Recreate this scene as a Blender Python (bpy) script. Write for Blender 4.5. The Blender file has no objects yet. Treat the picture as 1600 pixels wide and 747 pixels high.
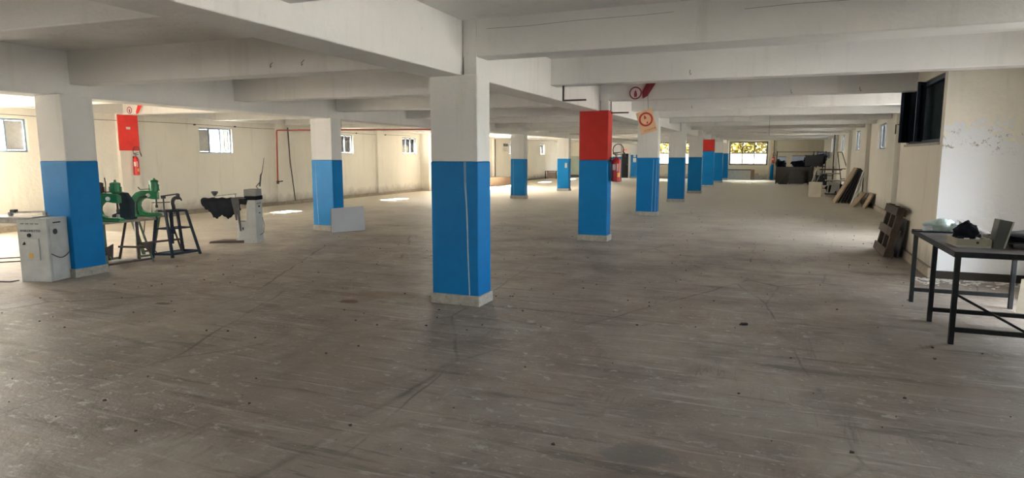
import bpy, bmesh, math, random
from mathutils import Vector, Matrix, noise
PI = math.pi
R = random.Random(7)
sc = bpy.context.scene
C = sc.collection

# ------------------------------------------------------------------ camera
cam_d = bpy.data.cameras.new('camera'); cam = bpy.data.objects.new('camera', cam_d); C.objects.link(cam)
cam_d.sensor_width = 36.0; cam_d.lens = 36.0 * 1000.0 / 1600.0
cam_d.clip_end = 500; cam_d.clip_start = 0.05
cam.location = (0, 0, 1.6)
cam.rotation_euler = (PI / 2 - math.atan(.13), 0, math.atan(410 / math.hypot(1000, 130)))
sc.camera = cam

# ------------------------------------------------------------------ light and exposure
sc.view_settings.view_transform = 'Standard'; sc.view_settings.look = 'None'
sc.view_settings.gamma = 1.0; sc.view_settings.use_curve_mapping = False
sc.view_settings.exposure = 0.45
W = bpy.data.worlds.new('world'); sc.world = W; W.use_nodes = True
wn = W.node_tree.nodes; wl = W.node_tree.links
sky = wn.new('ShaderNodeTexSky'); sky.sky_type = 'NISHITA'; sky.sun_disc = False
sky.sun_elevation = math.radians(42); sky.sun_rotation = math.radians(-80); sky.dust_density = 4.0; sky.air_density = 1.0
SKY = 4.2
mixw = wn.new('ShaderNodeMix'); mixw.data_type = 'RGBA'; mixw.inputs[0].default_value = 0.5
wl.new(sky.outputs[0], mixw.inputs[6]); mixw.inputs[7].default_value = (6.5, 6.5, 6.3, 1)
wl.new(mixw.outputs[2], wn['Background'].inputs[0]); wn['Background'].inputs[1].default_value = SKY
sun_d = bpy.data.lights.new('sun', 'SUN'); sun_d.energy = 620; sun_d.angle = math.radians(.8); sun_d.color = (1, .93, .8)
sun = bpy.data.objects.new('sun', sun_d); C.objects.link(sun)
sun.rotation_euler = Vector((1, .12, -.93)).to_track_quat('-Z', 'Y').to_euler()

def portal(x, y, z, w, h, d):
    l = bpy.data.lights.new('window_portal', 'AREA'); l.shape = 'RECTANGLE'; l.size = w; l.size_y = h
    l.cycles.is_portal = True
    o = bpy.data.objects.new('window_portal', l); C.objects.link(o); o.location = (x, y, z)
    o.rotation_euler = Vector(d).to_track_quat('-Z', 'Z' if abs(d[2]) < .5 else 'Y').to_euler()
    return o

# ------------------------------------------------------------------ mesh helper
class MB:
    def __init__(s): s.v = []; s.f = []
    def add(s, vs, fs, M=None):
        b = len(s.v)
        s.v += [tuple(M @ Vector(p)) if M else tuple(p) for p in vs]
        s.f += [tuple(b + i for i in f) for f in fs]; return s
    def box(s, a, b, M=None):
        x0, y0, z0 = a; x1, y1, z1 = b
        return s.add([(x0,y0,z0),(x1,y0,z0),(x1,y1,z0),(x0,y1,z0),(x0,y0,z1),(x1,y0,z1),(x1,y1,z1),(x0,y1,z1)],
            [(3,2,1,0),(4,5,6,7),(0,1,5,4),(1,2,6,5),(2,3,7,6),(3,0,4,7)], M)
    def hexa(s, bot, top):
        return s.add(list(bot) + list(top), [(3,2,1,0),(4,5,6,7),(0,1,5,4),(1,2,6,5),(2,3,7,6),(3,0,4,7)])
    def bar(s, p, q, w, d=None, up=(0,0,1)):
        p = Vector(p); q = Vector(q); d = w if d is None else d
        t = (q - p).normalized(); u = Vector(up)
        if abs(t.dot(u)) > .98: u = Vector((0,1,0))
        a = t.cross(u).normalized() * w / 2; b = a.cross(t).normalized() * d / 2
        return s.hexa([p-a-b, p+a-b, p+a+b, p-a+b], [q-a-b, q+a-b, q+a+b, q-a+b])
    def tube(s, pts, r, n=10, closed=False):
        pts = [Vector(p) for p in pts]; m = len(pts); base = len(s.v)
        rr = r if isinstance(r, (list, tuple)) else [r] * m
        prev = None
        for i, p in enumerate(pts):
            if closed: t = pts[(i+1) % m] - pts[i-1]
            else: t = pts[min(i+1, m-1)] - pts[max(i-1, 0)]
            t.normalize()
            if prev is None: u = Vector((0,0,1)) if abs(t.z) < .9 else Vector((1,0,0))
            else: u = prev
            a = (u - t * u.dot(t)).normalized(); prev = a; b = t.cross(a)
            for k in range(n):
                an = 2*PI*k/n; s.v.append(tuple(p + (a*math.cos(an) + b*math.sin(an)) * rr[i]))
        for i in range(m if closed else m-1):
            j = (i+1) % m
            for k in range(n):
                s.f.append((base+i*n+k, base+i*n+(k+1)%n, base+j*n+(k+1)%n, base+j*n+k))
        if not closed:
            s.f.append(tuple(base+k for k in range(n))[::-1]); s.f.append(tuple(base+(m-1)*n+k for k in range(n)))
        return s
    def lathe(s, prof, c=(0,0,0), n=20, M=None):
        base = len(s.v)
        for r, z in prof:
            for k in range(n):
                an = 2*PI*k/n; p = Vector((c[0]+r*math.cos(an), c[1]+r*math.sin(an), c[2]+z))
                s.v.append(tuple(M @ p) if M else tuple(p))
        for i in range(len(prof)-1):
            for k in range(n): s.f.append((base+i*n+k, base+i*n+(k+1)%n, base+(i+1)*n+(k+1)%n, base+(i+1)*n+k))
        s.f.append(tuple(base+k for k in range(n))[::-1]); s.f.append(tuple(base+(len(prof)-1)*n+k for k in range(n)))
        return s
    def prism(s, poly, axis, a, b, M=None):
        # poly in the two other axes, extruded along axis from a to b
        def P(u, v, w):
            return {'x': (w,u,v), 'y': (u,w,v), 'z': (u,v,w)}[axis]
        n = len(poly)
        vs = [P(u,v,a) for u,v in poly] + [P(u,v,b) for u,v in poly]
        fs = [tuple(range(n))[::-1], tuple(range(n, 2*n))] + [(i,(i+1)%n,n+(i+1)%n,n+i) for i in range(n)]
        return s.add(vs, fs, M)
    def blob(s, c, r, seed=0, amp=.25, fr=2.0, n=14, m=9, flat=None):
        base = len(s.v)
        for i in range(m+1):
            th = PI*i/m
            for k in range(n):
                ph = 2*PI*k/n
                d = Vector((math.sin(th)*math.cos(ph), math.sin(th)*math.sin(ph), math.cos(th)))
                q = 1 + amp*noise.noise(d*fr + Vector((seed*7.3, seed*1.7, 3)))
                p = Vector((c[0]+d.x*r[0]*q, c[1]+d.y*r[1]*q, c[2]+d.z*r[2]*q))
                if flat is not None: p.z = max(p.z, flat)
                s.v.append(tuple(p))
        for i in range(m):
            for k in range(n): s.f.append((base+i*n+k, base+(i+1)*n+k, base+(i+1)*n+(k+1)%n, base+i*n+(k+1)%n))
        return s

def obj(name, mb, mat, parent=None, bevel=0, smooth=False, kind=None, label=None):
    me = bpy.data.meshes.new(name); me.from_pydata(mb.v, [], mb.f); me.validate()
    bm = bmesh.new(); bm.from_mesh(me)
    if smooth: bmesh.ops.remove_doubles(bm, verts=bm.verts, dist=1e-5)
    bmesh.ops.recalc_face_normals(bm, faces=bm.faces); bm.to_mesh(me); bm.free()
    o = bpy.data.objects.new(name, me); C.objects.link(o)
    if mat: me.materials.append(mat)
    if smooth:
        for p in me.polygons: p.use_smooth = True
    if bevel:
        b = o.modifiers.new('bevel', 'BEVEL'); b.width = bevel; b.segments = 2; b.limit_method = 'ANGLE'
    if parent: o.parent = parent
    if kind: o['kind'] = kind
    if label: o['label'] = label
    return o
def tag(o, label, cat, group=None):
    o['label'] = label; o['category'] = cat
    if group: o['group'] = group
    return o
def thing(name, label, cat, loc=(0,0,0), rz=0, group=None):
    o = bpy.data.objects.new(name, None); C.objects.link(o); o.location = loc; o.rotation_euler = (0,0,rz); o.empty_display_size = .1
    return tag(o, label, cat, group)
def text(name, body, mat, parent, loc, rot, size, ext=.0008, align='CENTER'):
    cu = bpy.data.curves.new(name, 'FONT'); cu.body = body; cu.size = size; cu.extrude = ext
    cu.align_x = align; cu.align_y = 'CENTER'
    tmp = bpy.data.objects.new('tmp', cu); C.objects.link(tmp); bpy.context.view_layer.update()
    me = bpy.data.meshes.new_from_object(tmp.evaluated_get(bpy.context.evaluated_depsgraph_get())); bpy.data.objects.remove(tmp); bpy.data.curves.remove(cu)
    me.materials.clear(); me.materials.append(mat); me.name = name
    o = bpy.data.objects.new(name, me); C.objects.link(o); o.parent = parent; o.location = loc; o.rotation_euler = rot
    return o
def copy_tree(o, parent=None):
    c = o.copy(); C.objects.link(c); c.parent = parent
    for ch in list(o.children): copy_tree(ch, c)
    return c

# ------------------------------------------------------------------ materials
def mat(name, col, rough=.6, metal=0, spots=None, nscale=6, namp=.18, bump=0, bscale=40, spec=.5):
    m = bpy.data.materials.new(name); m.use_nodes = True
    n = m.node_tree.nodes; l = m.node_tree.links; b = n['Principled BSDF']
    b.inputs['Roughness'].default_value = rough; b.inputs['Metallic'].default_value = metal
    b.inputs['Specular IOR Level'].default_value = spec
    tc = n.new('ShaderNodeTexCoord')
    nz = n.new('ShaderNodeTexNoise'); nz.inputs['Scale'].default_value = nscale; nz.inputs['Detail'].default_value = 6; nz.inputs['Roughness'].default_value = .65
    l.new(tc.outputs['Object'], nz.inputs['Vector'])
    cr = n.new('ShaderNodeValToRGB'); cr.color_ramp.elements[0].position = .3; cr.color_ramp.elements[1].position = .7
    cr.color_ramp.elements[0].color = (*[c*(1-namp) for c in col], 1); cr.color_ramp.elements[1].color = (*[min(1, c*(1+namp*.6)) for c in col], 1)
    l.new(nz.outputs[0], cr.inputs[0]); out = cr.outputs[0]
    if spots:
        sc_, th, scol, k = spots
        n2 = n.new('ShaderNodeTexNoise'); n2.inputs['Scale'].default_value = sc_; n2.inputs['Detail'].default_value = 8; n2.inputs['Roughness'].default_value = .7
        l.new(tc.outputs['Object'], n2.inputs['Vector'])
        r2 = n.new('ShaderNodeValToRGB'); r2.color_ramp.elements[0].position = th; r2.color_ramp.elements[1].position = th + .05
        r2.color_ramp.elements[1].color = (k, k, k, 1); l.new(n2.outputs[0], r2.inputs[0])
        mx = n.new('ShaderNodeMix'); mx.data_type = 'RGBA'; l.new(r2.outputs[0], mx.inputs[0]); l.new(out, mx.inputs[6]); mx.inputs[7].default_value = (*scol, 1)
        out = mx.outputs[2]
    l.new(out, b.inputs['Base Color'])
    if bump:
        n3 = n.new('ShaderNodeTexNoise'); n3.inputs['Scale'].default_value = bscale; n3.inputs['Detail'].default_value = 5
        l.new(tc.outputs['Object'], n3.inputs['Vector'])
        bp = n.new('ShaderNodeBump'); bp.inputs['Strength'].default_value = bump; bp.inputs['Distance'].default_value = .02
        l.new(n3.outputs[0], bp.inputs['Height']); l.new(bp.outputs[0], b.inputs['Normal'])
    return m

def plaster(name, col, dirt=(.42,.36,.28), peel_light=None, low=.35):
    """painted plaster: broad tone drift, trowel relief, scuffs and a soiled band near the floor, optional peel patch"""
    m = bpy.data.materials.new(name); m.use_nodes = True
    n = m.node_tree.nodes; l = m.node_tree.links; b = n['Principled BSDF']; b.inputs['Roughness'].default_value = .62
    g = n.new('ShaderNodeNewGeometry'); P = g.outputs['Position']
    def nz(scale, det=5, rough=.6, vec=None):
        t = n.new('ShaderNodeTexNoise'); t.inputs['Scale'].default_value = scale; t.inputs['Detail'].default_value = det; t.inputs['Roughness'].default_value = rough
        l.new(vec or P, t.inputs['Vector']); return t.outputs[0]
    def ramp(x, a, bb, ca=(0,0,0,1), cb=(1,1,1,1)):
        t = n.new('ShaderNodeValToRGB'); t.color_ramp.elements[0].position = a; t.color_ramp.elements[1].position = bb
        t.color_ramp.elements[0].color = ca; t.color_ramp.elements[1].color = cb; l.new(x, t.inputs[0]); return t.outputs[0]
    def mix(f, a, bcol):
        t = n.new('ShaderNodeMix'); t.data_type = 'RGBA'; l.new(f, t.inputs[0]); l.new(a, t.inputs[6]); t.inputs[7].default_value = (*bcol, 1); return t.outputs[2]
    base = ramp(nz(.7), .3, .7, (*[c*.92 for c in col],1), (*col,1))
    base = mix(ramp(nz(9, 8, .75), .62, .74, cb=(.35,.35,.35,1)), base, dirt)
    mp = n.new('ShaderNodeMapping'); mp.inputs['Scale'].default_value = (3, 3, .35); l.new(P, mp.inputs[0])
    base = mix(ramp(nz(1.6, 6, .6, mp.outputs[0]), .55, .8, cb=(.3,.3,.3,1)), base, dirt)
    sx = n.new('ShaderNodeSeparateXYZ'); l.new(P, sx.inputs[0])
    if low:
        a = n.new('ShaderNodeMath'); a.operation = 'MULTIPLY_ADD'; l.new(nz(3), a.inputs[0]); a.inputs[1].default_value = .5; l.new(sx.outputs[2], a.inputs[2])
        base = mix(ramp(a.outputs[0], .3, .3+low, (.75,.75,.75,1), (0,0,0,1)), base, (.23,.19,.15))
    hgt = nz(14, 6)
    if peel_light:
        (px, py, pz, rx, rz_) = peel_light
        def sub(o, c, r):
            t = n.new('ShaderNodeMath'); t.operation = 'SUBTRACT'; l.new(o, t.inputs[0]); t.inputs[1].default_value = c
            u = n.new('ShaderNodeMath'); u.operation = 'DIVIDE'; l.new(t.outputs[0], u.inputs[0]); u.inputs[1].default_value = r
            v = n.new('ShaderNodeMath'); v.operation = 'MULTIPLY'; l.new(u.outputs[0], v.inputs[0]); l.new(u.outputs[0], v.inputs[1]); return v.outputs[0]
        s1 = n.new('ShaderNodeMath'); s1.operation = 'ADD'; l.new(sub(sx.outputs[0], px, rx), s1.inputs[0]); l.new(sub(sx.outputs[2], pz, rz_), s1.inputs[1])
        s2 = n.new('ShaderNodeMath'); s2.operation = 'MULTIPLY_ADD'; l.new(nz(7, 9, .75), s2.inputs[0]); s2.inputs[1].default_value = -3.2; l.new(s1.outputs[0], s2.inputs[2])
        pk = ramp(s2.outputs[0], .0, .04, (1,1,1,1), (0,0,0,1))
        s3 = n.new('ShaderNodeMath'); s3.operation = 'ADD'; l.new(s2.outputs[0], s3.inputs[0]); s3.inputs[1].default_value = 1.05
        base = mix(pk, base, (.74,.76,.80))  # bluish door light painted into the patch, along with the real peeling
        n4 = ramp(nz(8, 9, .8), .56, .60)
        bz = ramp(sub(sx.outputs[2], 1.80, .2), .2, 1.2, (1,1,1,1), (0,0,0,1))
        bz2 = n.new('ShaderNodeMath'); bz2.operation = 'MULTIPLY'; l.new(bz, bz2.inputs[0]); l.new(pk, bz2.inputs[1])
        mm = n.new('ShaderNodeMath'); mm.operation = 'MULTIPLY'; l.new(n4, mm.inputs[0]); l.new(bz2.outputs[0], mm.inputs[1])
        base = mix(mm.outputs[0], base, (.25,.22,.19))
        ad = n.new('ShaderNodeMath'); ad.operation = 'MULTIPLY_ADD'; l.new(pk, ad.inputs[0]); ad.inputs[1].default_value = -1.2; l.new(hgt, ad.inputs[2]); hgt = ad.outputs[0]
    l.new(base, b.inputs['Base Color'])
    bp = n.new('ShaderNodeBump'); bp.inputs['Strength'].default_value = .35; bp.inputs['Distance'].default_value = .02
    l.new(hgt, bp.inputs['Height']); l.new(bp.outputs[0], b.inputs['Normal'])
    return m

def floor_mat():
    m = bpy.data.materials.new('worn_concrete'); m.use_nodes = True
    n = m.node_tree.nodes; l = m.node_tree.links; b = n['Principled BSDF']
    g = n.new('ShaderNodeNewGeometry'); P = g.outputs['Position']
    def mapp(scale=(1,1,1), rot=0):
        t = n.new('ShaderNodeMapping'); t.vector_type = 'POINT'; t.inputs['Scale'].default_value = scale; t.inputs['Rotation'].default_value = (0,0,rot); l.new(P, t.inputs[0]); return t.outputs[0]
    def nz(scale, det=6, rough=.6, vec=None, dist=0):
        t = n.new('ShaderNodeTexNoise'); t.inputs['Scale'].default_value = scale; t.inputs['Detail'].default_value = det
        t.inputs['Roughness'].default_value = rough; t.inputs['Distortion'].default_value = dist; l.new(vec or P, t.inputs['Vector']); return t.outputs[0]
    def ramp(x, a, bb, ca=(0,0,0,1), cb=(1,1,1,1)):
        t = n.new('ShaderNodeValToRGB'); t.color_ramp.elements[0].position = a; t.color_ramp.elements[1].position = bb
        t.color_ramp.elements[0].color = ca; t.color_ramp.elements[1].color = cb; l.new(x, t.inputs[0]); return t.outputs[0]
    def mix(f, a, c):
        t = n.new('ShaderNodeMix'); t.data_type = 'RGBA'
        l.new(f, t.inputs[0]); l.new(a, t.inputs[6])
        if isinstance(c, tuple): t.inputs[7].default_value = (*c, 1)
        else: l.new(c, t.inputs[7])
        return t.outputs[2]
    def mul(a, c):
        t = n.new('ShaderNodeMath'); t.operation = 'MULTIPLY'; l.new(a, t.inputs[0])
        if isinstance(c, float): t.inputs[1].default_value = c
        else: l.new(c, t.inputs[1])
        return t.outputs[0]
    base = ramp(nz(.35, 7, .6), .32, .68, (*FA, 1), (*FB, 1))
    base = mix(ramp(nz(1.3, 8, .7, None, .6), .45, .7, cb=(.75,.75,.75,1)), base, FD)
    base = mix(ramp(nz(.55, 5, .6, mapp((1,1,1), .3), .4), .52, .72, cb=(.55,.55,.55,1)), base, FC)
    # streaks dragged across the floor in two directions
    for sc_, rot, a, w, c, k in ((1.0, .35, .55, .1, FD, .85), (1.7, -.5, .58, .1, FL, .5), (2.6, .2, .58, .08, FL, .55), (2.3, 1.2, .6, .07, FD, .7), (.6, -.2, .54, .12, FC, .7)):
        v = mapp((.55, 6, 1), rot)
        base = mix(ramp(nz(sc_, 8, .68, v, .4), a, a + w, cb=(k,k,k,1)), base, c)
    # pale chipped patches, clustered
    chips = mul(ramp(nz(6.5, 9, .74, mapp((1,1.6,1), .5), .25), .575, .63), ramp(nz(.6, 3), .36, .58))
    base = mix(mul(chips, .8), base, FL)
    ch2 = mul(ramp(nz(20, 5, .7, None, .5), .6, .66), ramp(nz(1.1, 3), .4, .56))
    base = mix(mul(ch2, .7), base, FL)
    dk = ramp(nz(12, 7, .72, mapp((1,2.2,1), .4)), .62, .68)
    base = mix(mul(dk, .7), base, (.05,.04,.035))
    # hairline cracks and scratches
    dv = n.new('ShaderNodeMix'); dv.data_type = 'VECTOR'; dv.inputs[0].default_value = .1
    tn = n.new('ShaderNodeTexNoise'); tn.inputs['Scale'].default_value = 1.5; tn.inputs['Detail'].default_value = 6; l.new(P, tn.inputs['Vector'])
    l.new(P, dv.inputs[4]); l.new(tn.outputs[1], dv.inputs[5])
    vo = n.new('ShaderNodeTexVoronoi'); vo.feature = 'DISTANCE_TO_EDGE'; vo.inputs['Scale'].default_value = .42
    mm = n.new('ShaderNodeMapping'); mm.inputs['Scale'].default_value = (1.4, .5, 1); mm.inputs['Rotation'].default_value = (0,0,.25); l.new(dv.outputs[1], mm.inputs[0]); l.new(mm.outputs[0], vo.inputs['Vector'])
    crk = mul(ramp(vo.outputs[0], .0, .007, (1,1,1,1), (0,0,0,1)), ramp(nz(.9, 4), .42, .58))
    base = mix(mul(crk, .8), base, (.04,.033,.03))
    for rot, dens, sc_ in ((.9, .492, 1.1), (1.35, .494, .7), (.25, .4935, .9)):
        v = mapp((7, .35, 1), rot)
        w_ = nz(sc_, 3, .4, v, .3)
        a = n.new('ShaderNodeMath'); a.operation = 'SUBTRACT'; l.new(w_, a.inputs[0]); a.inputs[1].default_value = .5
        ab = n.new('ShaderNodeMath'); ab.operation = 'ABSOLUTE'; l.new(a.outputs[0], ab.inputs[0])
        s = mul(ramp(ab.outputs[0], .0, .006, (1,1,1,1), (0,0,0,1)), ramp(nz(1.4, 3), .52, .62))
        base = mix(mul(s, .38), base, (.06,.05,.045))
    # rust stain in front of the near column and a brown band by the right-hand wall
    def spot(cx, cy, rx, ry, k, col, base):
        t = n.new('ShaderNodeMapping'); t.vector_type = 'TEXTURE'; t.inputs['Location'].default_value = (cx, cy, 0); t.inputs['Scale'].default_value = (rx, ry, 1)
        l.new(P, t.inputs[0]); le = n.new('ShaderNodeVectorMath'); le.operation = 'LENGTH'; l.new(t.outputs[0], le.inputs[0])
        ad = n.new('ShaderNodeMath'); ad.operation = 'MULTIPLY_ADD'; l.new(nz(2.2, 6, .7), ad.inputs[0]); ad.inputs[1].default_value = 1.3; l.new(le.outputs['Value'], ad.inputs[2])
        return mix(ramp(ad.outputs[0], .9, 1.6, (k,k,k,1), (0,0,0,1)), base, col)
    base = spot(-4.2, 6.1, 1.3, .8, .6, (.16,.095,.055), base)
    base = spot(-4.3, 5.75, .3, .22, .95, (.09,.035,.015), base)
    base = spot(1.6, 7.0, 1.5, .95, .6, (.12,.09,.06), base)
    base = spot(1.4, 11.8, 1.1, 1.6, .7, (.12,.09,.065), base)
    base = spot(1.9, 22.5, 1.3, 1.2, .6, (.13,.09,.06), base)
    base = spot(-.6, 3.3, .5, .42, .7, (.13,.115,.105), base)
    base = spot(-3.1, 13.5, 1.6, .5, .6, (.1,.09,.08), base)
    base = spot(-.6, 12.4, 3.0, .7, .55, (.10,.085,.07), base)
    base = spot(-.9, 16.5, 2.6, .6, .45, (.12,.10,.085), base)
    base = spot(1.4, 9.9, 1.2, .35, .7, (.07,.055,.045), base)
    base = spot(-.2, 19.5, 3.0, .8, .4, (.14,.12,.10), base)
    base = spot(-6.1, 4.9, .35, .15, .9, (.08,.035,.02), base)
    # daylight painted into the floor colour: paler towards the far end and left-hand bay
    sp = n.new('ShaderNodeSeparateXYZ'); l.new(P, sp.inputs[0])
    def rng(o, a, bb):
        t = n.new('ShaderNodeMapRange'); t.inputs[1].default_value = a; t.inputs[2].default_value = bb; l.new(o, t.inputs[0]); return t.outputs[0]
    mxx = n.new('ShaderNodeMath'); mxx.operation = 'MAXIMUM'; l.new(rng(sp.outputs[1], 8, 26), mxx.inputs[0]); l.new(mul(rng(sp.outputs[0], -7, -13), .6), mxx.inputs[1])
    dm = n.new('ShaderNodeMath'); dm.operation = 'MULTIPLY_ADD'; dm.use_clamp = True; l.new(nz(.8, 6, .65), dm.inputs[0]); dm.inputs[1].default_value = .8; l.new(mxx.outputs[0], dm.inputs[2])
    base = mix(mul(rng(dm.outputs[0], .42, 1.15), .92), base, PALE_LIT)
    l.new(base, b.inputs['Base Color'])
    rr = ramp(nz(2.5, 6, .7), .3, .7, (.42,.42,.42,1), (.66,.66,.66,1)); l.new(rr, b.inputs['Roughness'])
    b.inputs['Specular IOR Level'].default_value = .4
    h = n.new('ShaderNodeMath'); h.operation = 'ADD'; l.new(nz(30, 8, .7), h.inputs[0]); l.new(mul(chips, 1.2), h.inputs[1])
    bp = n.new('ShaderNodeBump'); bp.inputs['Strength'].default_value = .45; bp.inputs['Distance'].default_value = .012
    l.new(h.outputs[0], bp.inputs['Height']); l.new(bp.outputs[0], b.inputs['Normal'])
    return m
FA = (.185,.152,.125); FB = (.285,.248,.212); FC = (.24,.19,.145); FD = (.095,.076,.062); FL = (.44,.405,.365)
PALE_LIT = (.70,.64,.53)

def glass_mat(tc=(.93,.95,.95)):
    m = bpy.data.materials.new('window_glass'); m.use_nodes = True
    n = m.node_tree.nodes; l = m.node_tree.links; n.remove(n['Principled BSDF'])
    t = n.new('ShaderNodeBsdfTransparent'); t.inputs[0].default_value = (*tc,1)
    gl = n.new('ShaderNodeBsdfGlossy'); gl.inputs['Roughness'].default_value = .05
    f = n.new('ShaderNodeFresnel'); f.inputs[0].default_value = 1.45
    x = n.new('ShaderNodeMixShader'); l.new(f.outputs[0], x.inputs[0]); l.new(t.outputs[0], x.inputs[1]); l.new(gl.outputs[0], x.inputs[2])
    l.new(x.outputs[0], n['Material Output'].inputs[0]); return m

M = {}
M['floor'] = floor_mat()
M['ceiling'] = plaster('limewashed_concrete', (.80,.785,.76), low=0)
M['wall_left'] = plaster('cream_wall_paint', (.88,.84,.75))
M['wall_right'] = plaster('beige_wall_paint', (.74,.70,.61), dirt=(.34,.28,.21))
M['wall_far'] = plaster('far_wall_paint', (.74,.69,.56))
M['block'] = plaster('peeling_bluelit_paint', (.82,.78,.69), peel_light=(2.25, 9.8, .70, .85, 1.05))
M['plain'] = plaster('block_side_paint', (.78,.72,.60))
M['shaft'] = plaster('white_column_paint', (.78,.77,.745), low=0)
M['blue'] = mat('blue_gloss_paint', (.0,.145,.40), .45, spec=.15, spots=(7, .72, (.45,.5,.52), .6), nscale=2, namp=.12, bump=.08, bscale=15)
M['red'] = mat('red_gloss_paint', (.34,.016,.012), .5, spec=.2, nscale=3, namp=.15, bump=.06, bscale=15)
M['plinth'] = mat('terrazzo_skirting', (.40,.37,.32), .7, spots=(30, .6, (.16,.14,.12), .7), nscale=20, namp=.25, bump=.3)
M['skirt'] = mat('dusty_skirting', (.33,.28,.22), .75, spots=(12, .58, (.13,.1,.08), .6), nscale=8, namp=.25, bump=.3)
M['glass'] = glass_mat()
M['frosted'] = glass_mat((.26,.26,.25)); M['frosted'].name = 'dimmed_roof_pane'  # roof pane tinted down to limit the added daylight
M['pane_tint'] = glass_mat((.80,.76,.60)); M['pane_tint'].name = 'added_tint_glass'  # yellow tint put into clear upper panes to temper the foliage glare
M['frame_blue'] = mat('blue_grey_frame_paint', (.16,.22,.31), .5)
M['frame_grey'] = mat('grey_frame_paint', (.13,.14,.16), .5)
M['dark_teal'] = mat('dark_teal_shutter', (.005,.012,.016), .75, nscale=10, namp=.4, spec=.1)
M['dark_sash'] = mat('dark_blue_sash', (.006,.014,.028), .5, spec=.2)
M['greyboard'] = mat('grey_board', (.42,.42,.41), .7)
M['extred'] = mat('extinguisher_red', (.42,.012,.015), .3)
M['extred2'] = mat('bright_red', (.62,.02,.012), .35)
M['black'] = mat('black_rubber', (.012,.012,.013), .55)
M['blackmetal'] = mat('black_metal', (.02,.018,.018), .45)
M['paper'] = mat('paper_label', (.75,.74,.7), .7)
M['yellow'] = mat('yellow_sticker', (.75,.42,.06), .6)
M['cabinet'] = mat('grey_white_enamel', (.50,.51,.50), .45, spots=(9, .66, (.15,.12,.1), .7), nscale=5, namp=.15)
M['steel'] = mat('worn_steel', (.30,.29,.28), .45, metal=.6, nscale=14, namp=.35)
M['greentool'] = mat('green_machine_enamel', (.012,.17,.06), .35, spots=(14, .66, (.08,.07,.05), .8), nscale=8, namp=.3)
M['greenleg'] = mat('dull_green_paint', (.075,.12,.085), .6, spots=(10, .6, (.06,.045,.035), .8), nscale=8, namp=.3)
M['brownleg'] = mat('rusty_brown_iron', (.045,.028,.022), .6, nscale=14, namp=.4)
M['navytool'] = mat('navy_machine_paint', (.012,.022,.04), .6, spec=.2, nscale=10, namp=.3)
M['maroon'] = mat('maroon_motor_paint', (.075,.02,.02), .5, nscale=12, namp=.3)
M['woodtop'] = mat('greyed_wood_top', (.30,.26,.21), .7, spots=(9, .58, (.12,.09,.07), .7), nscale=9, namp=.3)
M['cloth_dark'] = mat('dark_cloth', (.011,.013,.018), .95, spec=.05, nscale=12, namp=.3, bump=.4, bscale=14)
M['cloth_grey'] = mat('grey_cloth', (.085,.085,.095), .9, nscale=12, namp=.3, bump=.4, bscale=14)
M['boxgrey'] = mat('dusty_grey_case', (.27,.27,.26), .6)
M['palepanel'] = mat('pale_laminate', (.46,.47,.50), .45, nscale=3, namp=.05)
M['bracket'] = mat('dark_bracket', (.022,.014,.012), .5)
M['pipe_red'] = mat('red_pipe_paint', (.33,.03,.02), .45)
M['pipe_dark'] = mat('dark_brown_pipe', (.035,.022,.018), .5)
M['wire'] = mat('wire_grey', (.13,.12,.11), .6)
M['orange'] = mat('faded_orange_board', (.80,.52,.30), .6, nscale=5, namp=.1)
M['signwhite'] = mat('sign_white', (.80,.74,.74), .6)
M['signpink'] = mat('sign_pink', (.85,.55,.50), .6)
M['signred'] = mat('sign_red', (.36,.02,.015), .5)
M['signdark'] = mat('sign_dark_red', (.19,.008,.02), .5)
M['signbrown'] = mat('sign_brown_ink', (.30,.13,.05), .6)
M['ink'] = mat('dark_ink', (.06,.06,.07), .6)
M['table_iron'] = mat('table_angle_iron', (.022,.025,.027), .7, spec=.15, nscale=20, namp=.4)
M['table_top'] = mat('table_top_laminate', (.10,.09,.088), .6, spec=.25, spots=(7, .56, (.05,.04,.035), .7), nscale=6, namp=.3)
M['plastic'] = mat('pale_plastic_bag', (.42,.53,.49), .3, nscale=8, namp=.3, bump=.6, bscale=14)
M['bluewhite'] = mat('white_plastic_print', (.62,.66,.70), .35, nscale=10, namp=.2, bump=.5, bscale=12)
M['drawer'] = mat('dusty_beige_case', (.30,.28,.21), .6, nscale=8, namp=.2)
M['darkgreenbox'] = mat('grey_green_panel', (.065,.072,.066), .55)
M['mid_edge'] = mat('pale_edge_strip', (.34,.34,.31), .5)
M['pallet'] = mat('old_pallet_wood', (.08,.06,.045), .8, spots=(8, .6, (.04,.03,.025), .7), nscale=10, namp=.35, bump=.3)
M['board_brown'] = mat('brown_chipboard', (.30,.215,.14), .7, nscale=12, namp=.25)
M['board_dark'] = mat('dark_laminate', (.018,.018,.02), .4)
M['whitestrip'] = mat('off_white_strip', (.50,.50,.50), .6)
M['whitebox'] = mat('cream_box', (.86,.80,.66), .6, nscale=5, namp=.1)
M['rackiron'] = mat('dark_rack_iron', (.02,.02,.022), .5)
M['rackpanel'] = mat('grey_brown_panel', (.065,.06,.055), .7, nscale=4, namp=.3)
M['iceboard'] = mat('pale_blue_board', (.50,.56,.68), .4, nscale=3, namp=.08)
M['leaf'] = mat('yellow_green_leaves', (.075,.066,.009), .7, nscale=2, namp=.4)
M['bark'] = mat('bark', (.1,.07,.05), .9)
M['outwhite'] = mat('sunlit_pale_wall', (.085,.085,.08), .8)
M['outground'] = mat('pale_paving', (.42,.40,.37), .9)
M['doorblack'] = mat('black_doorway', (.004,.004,.004), .9)
M['seagreen'] = mat('pale_green_dado', (.42,.50,.41), .5, nscale=2, namp=.15)
M['step'] = mat('brown_wood_platform', (.26,.175,.12), .8, nscale=5, namp=.2)
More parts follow.
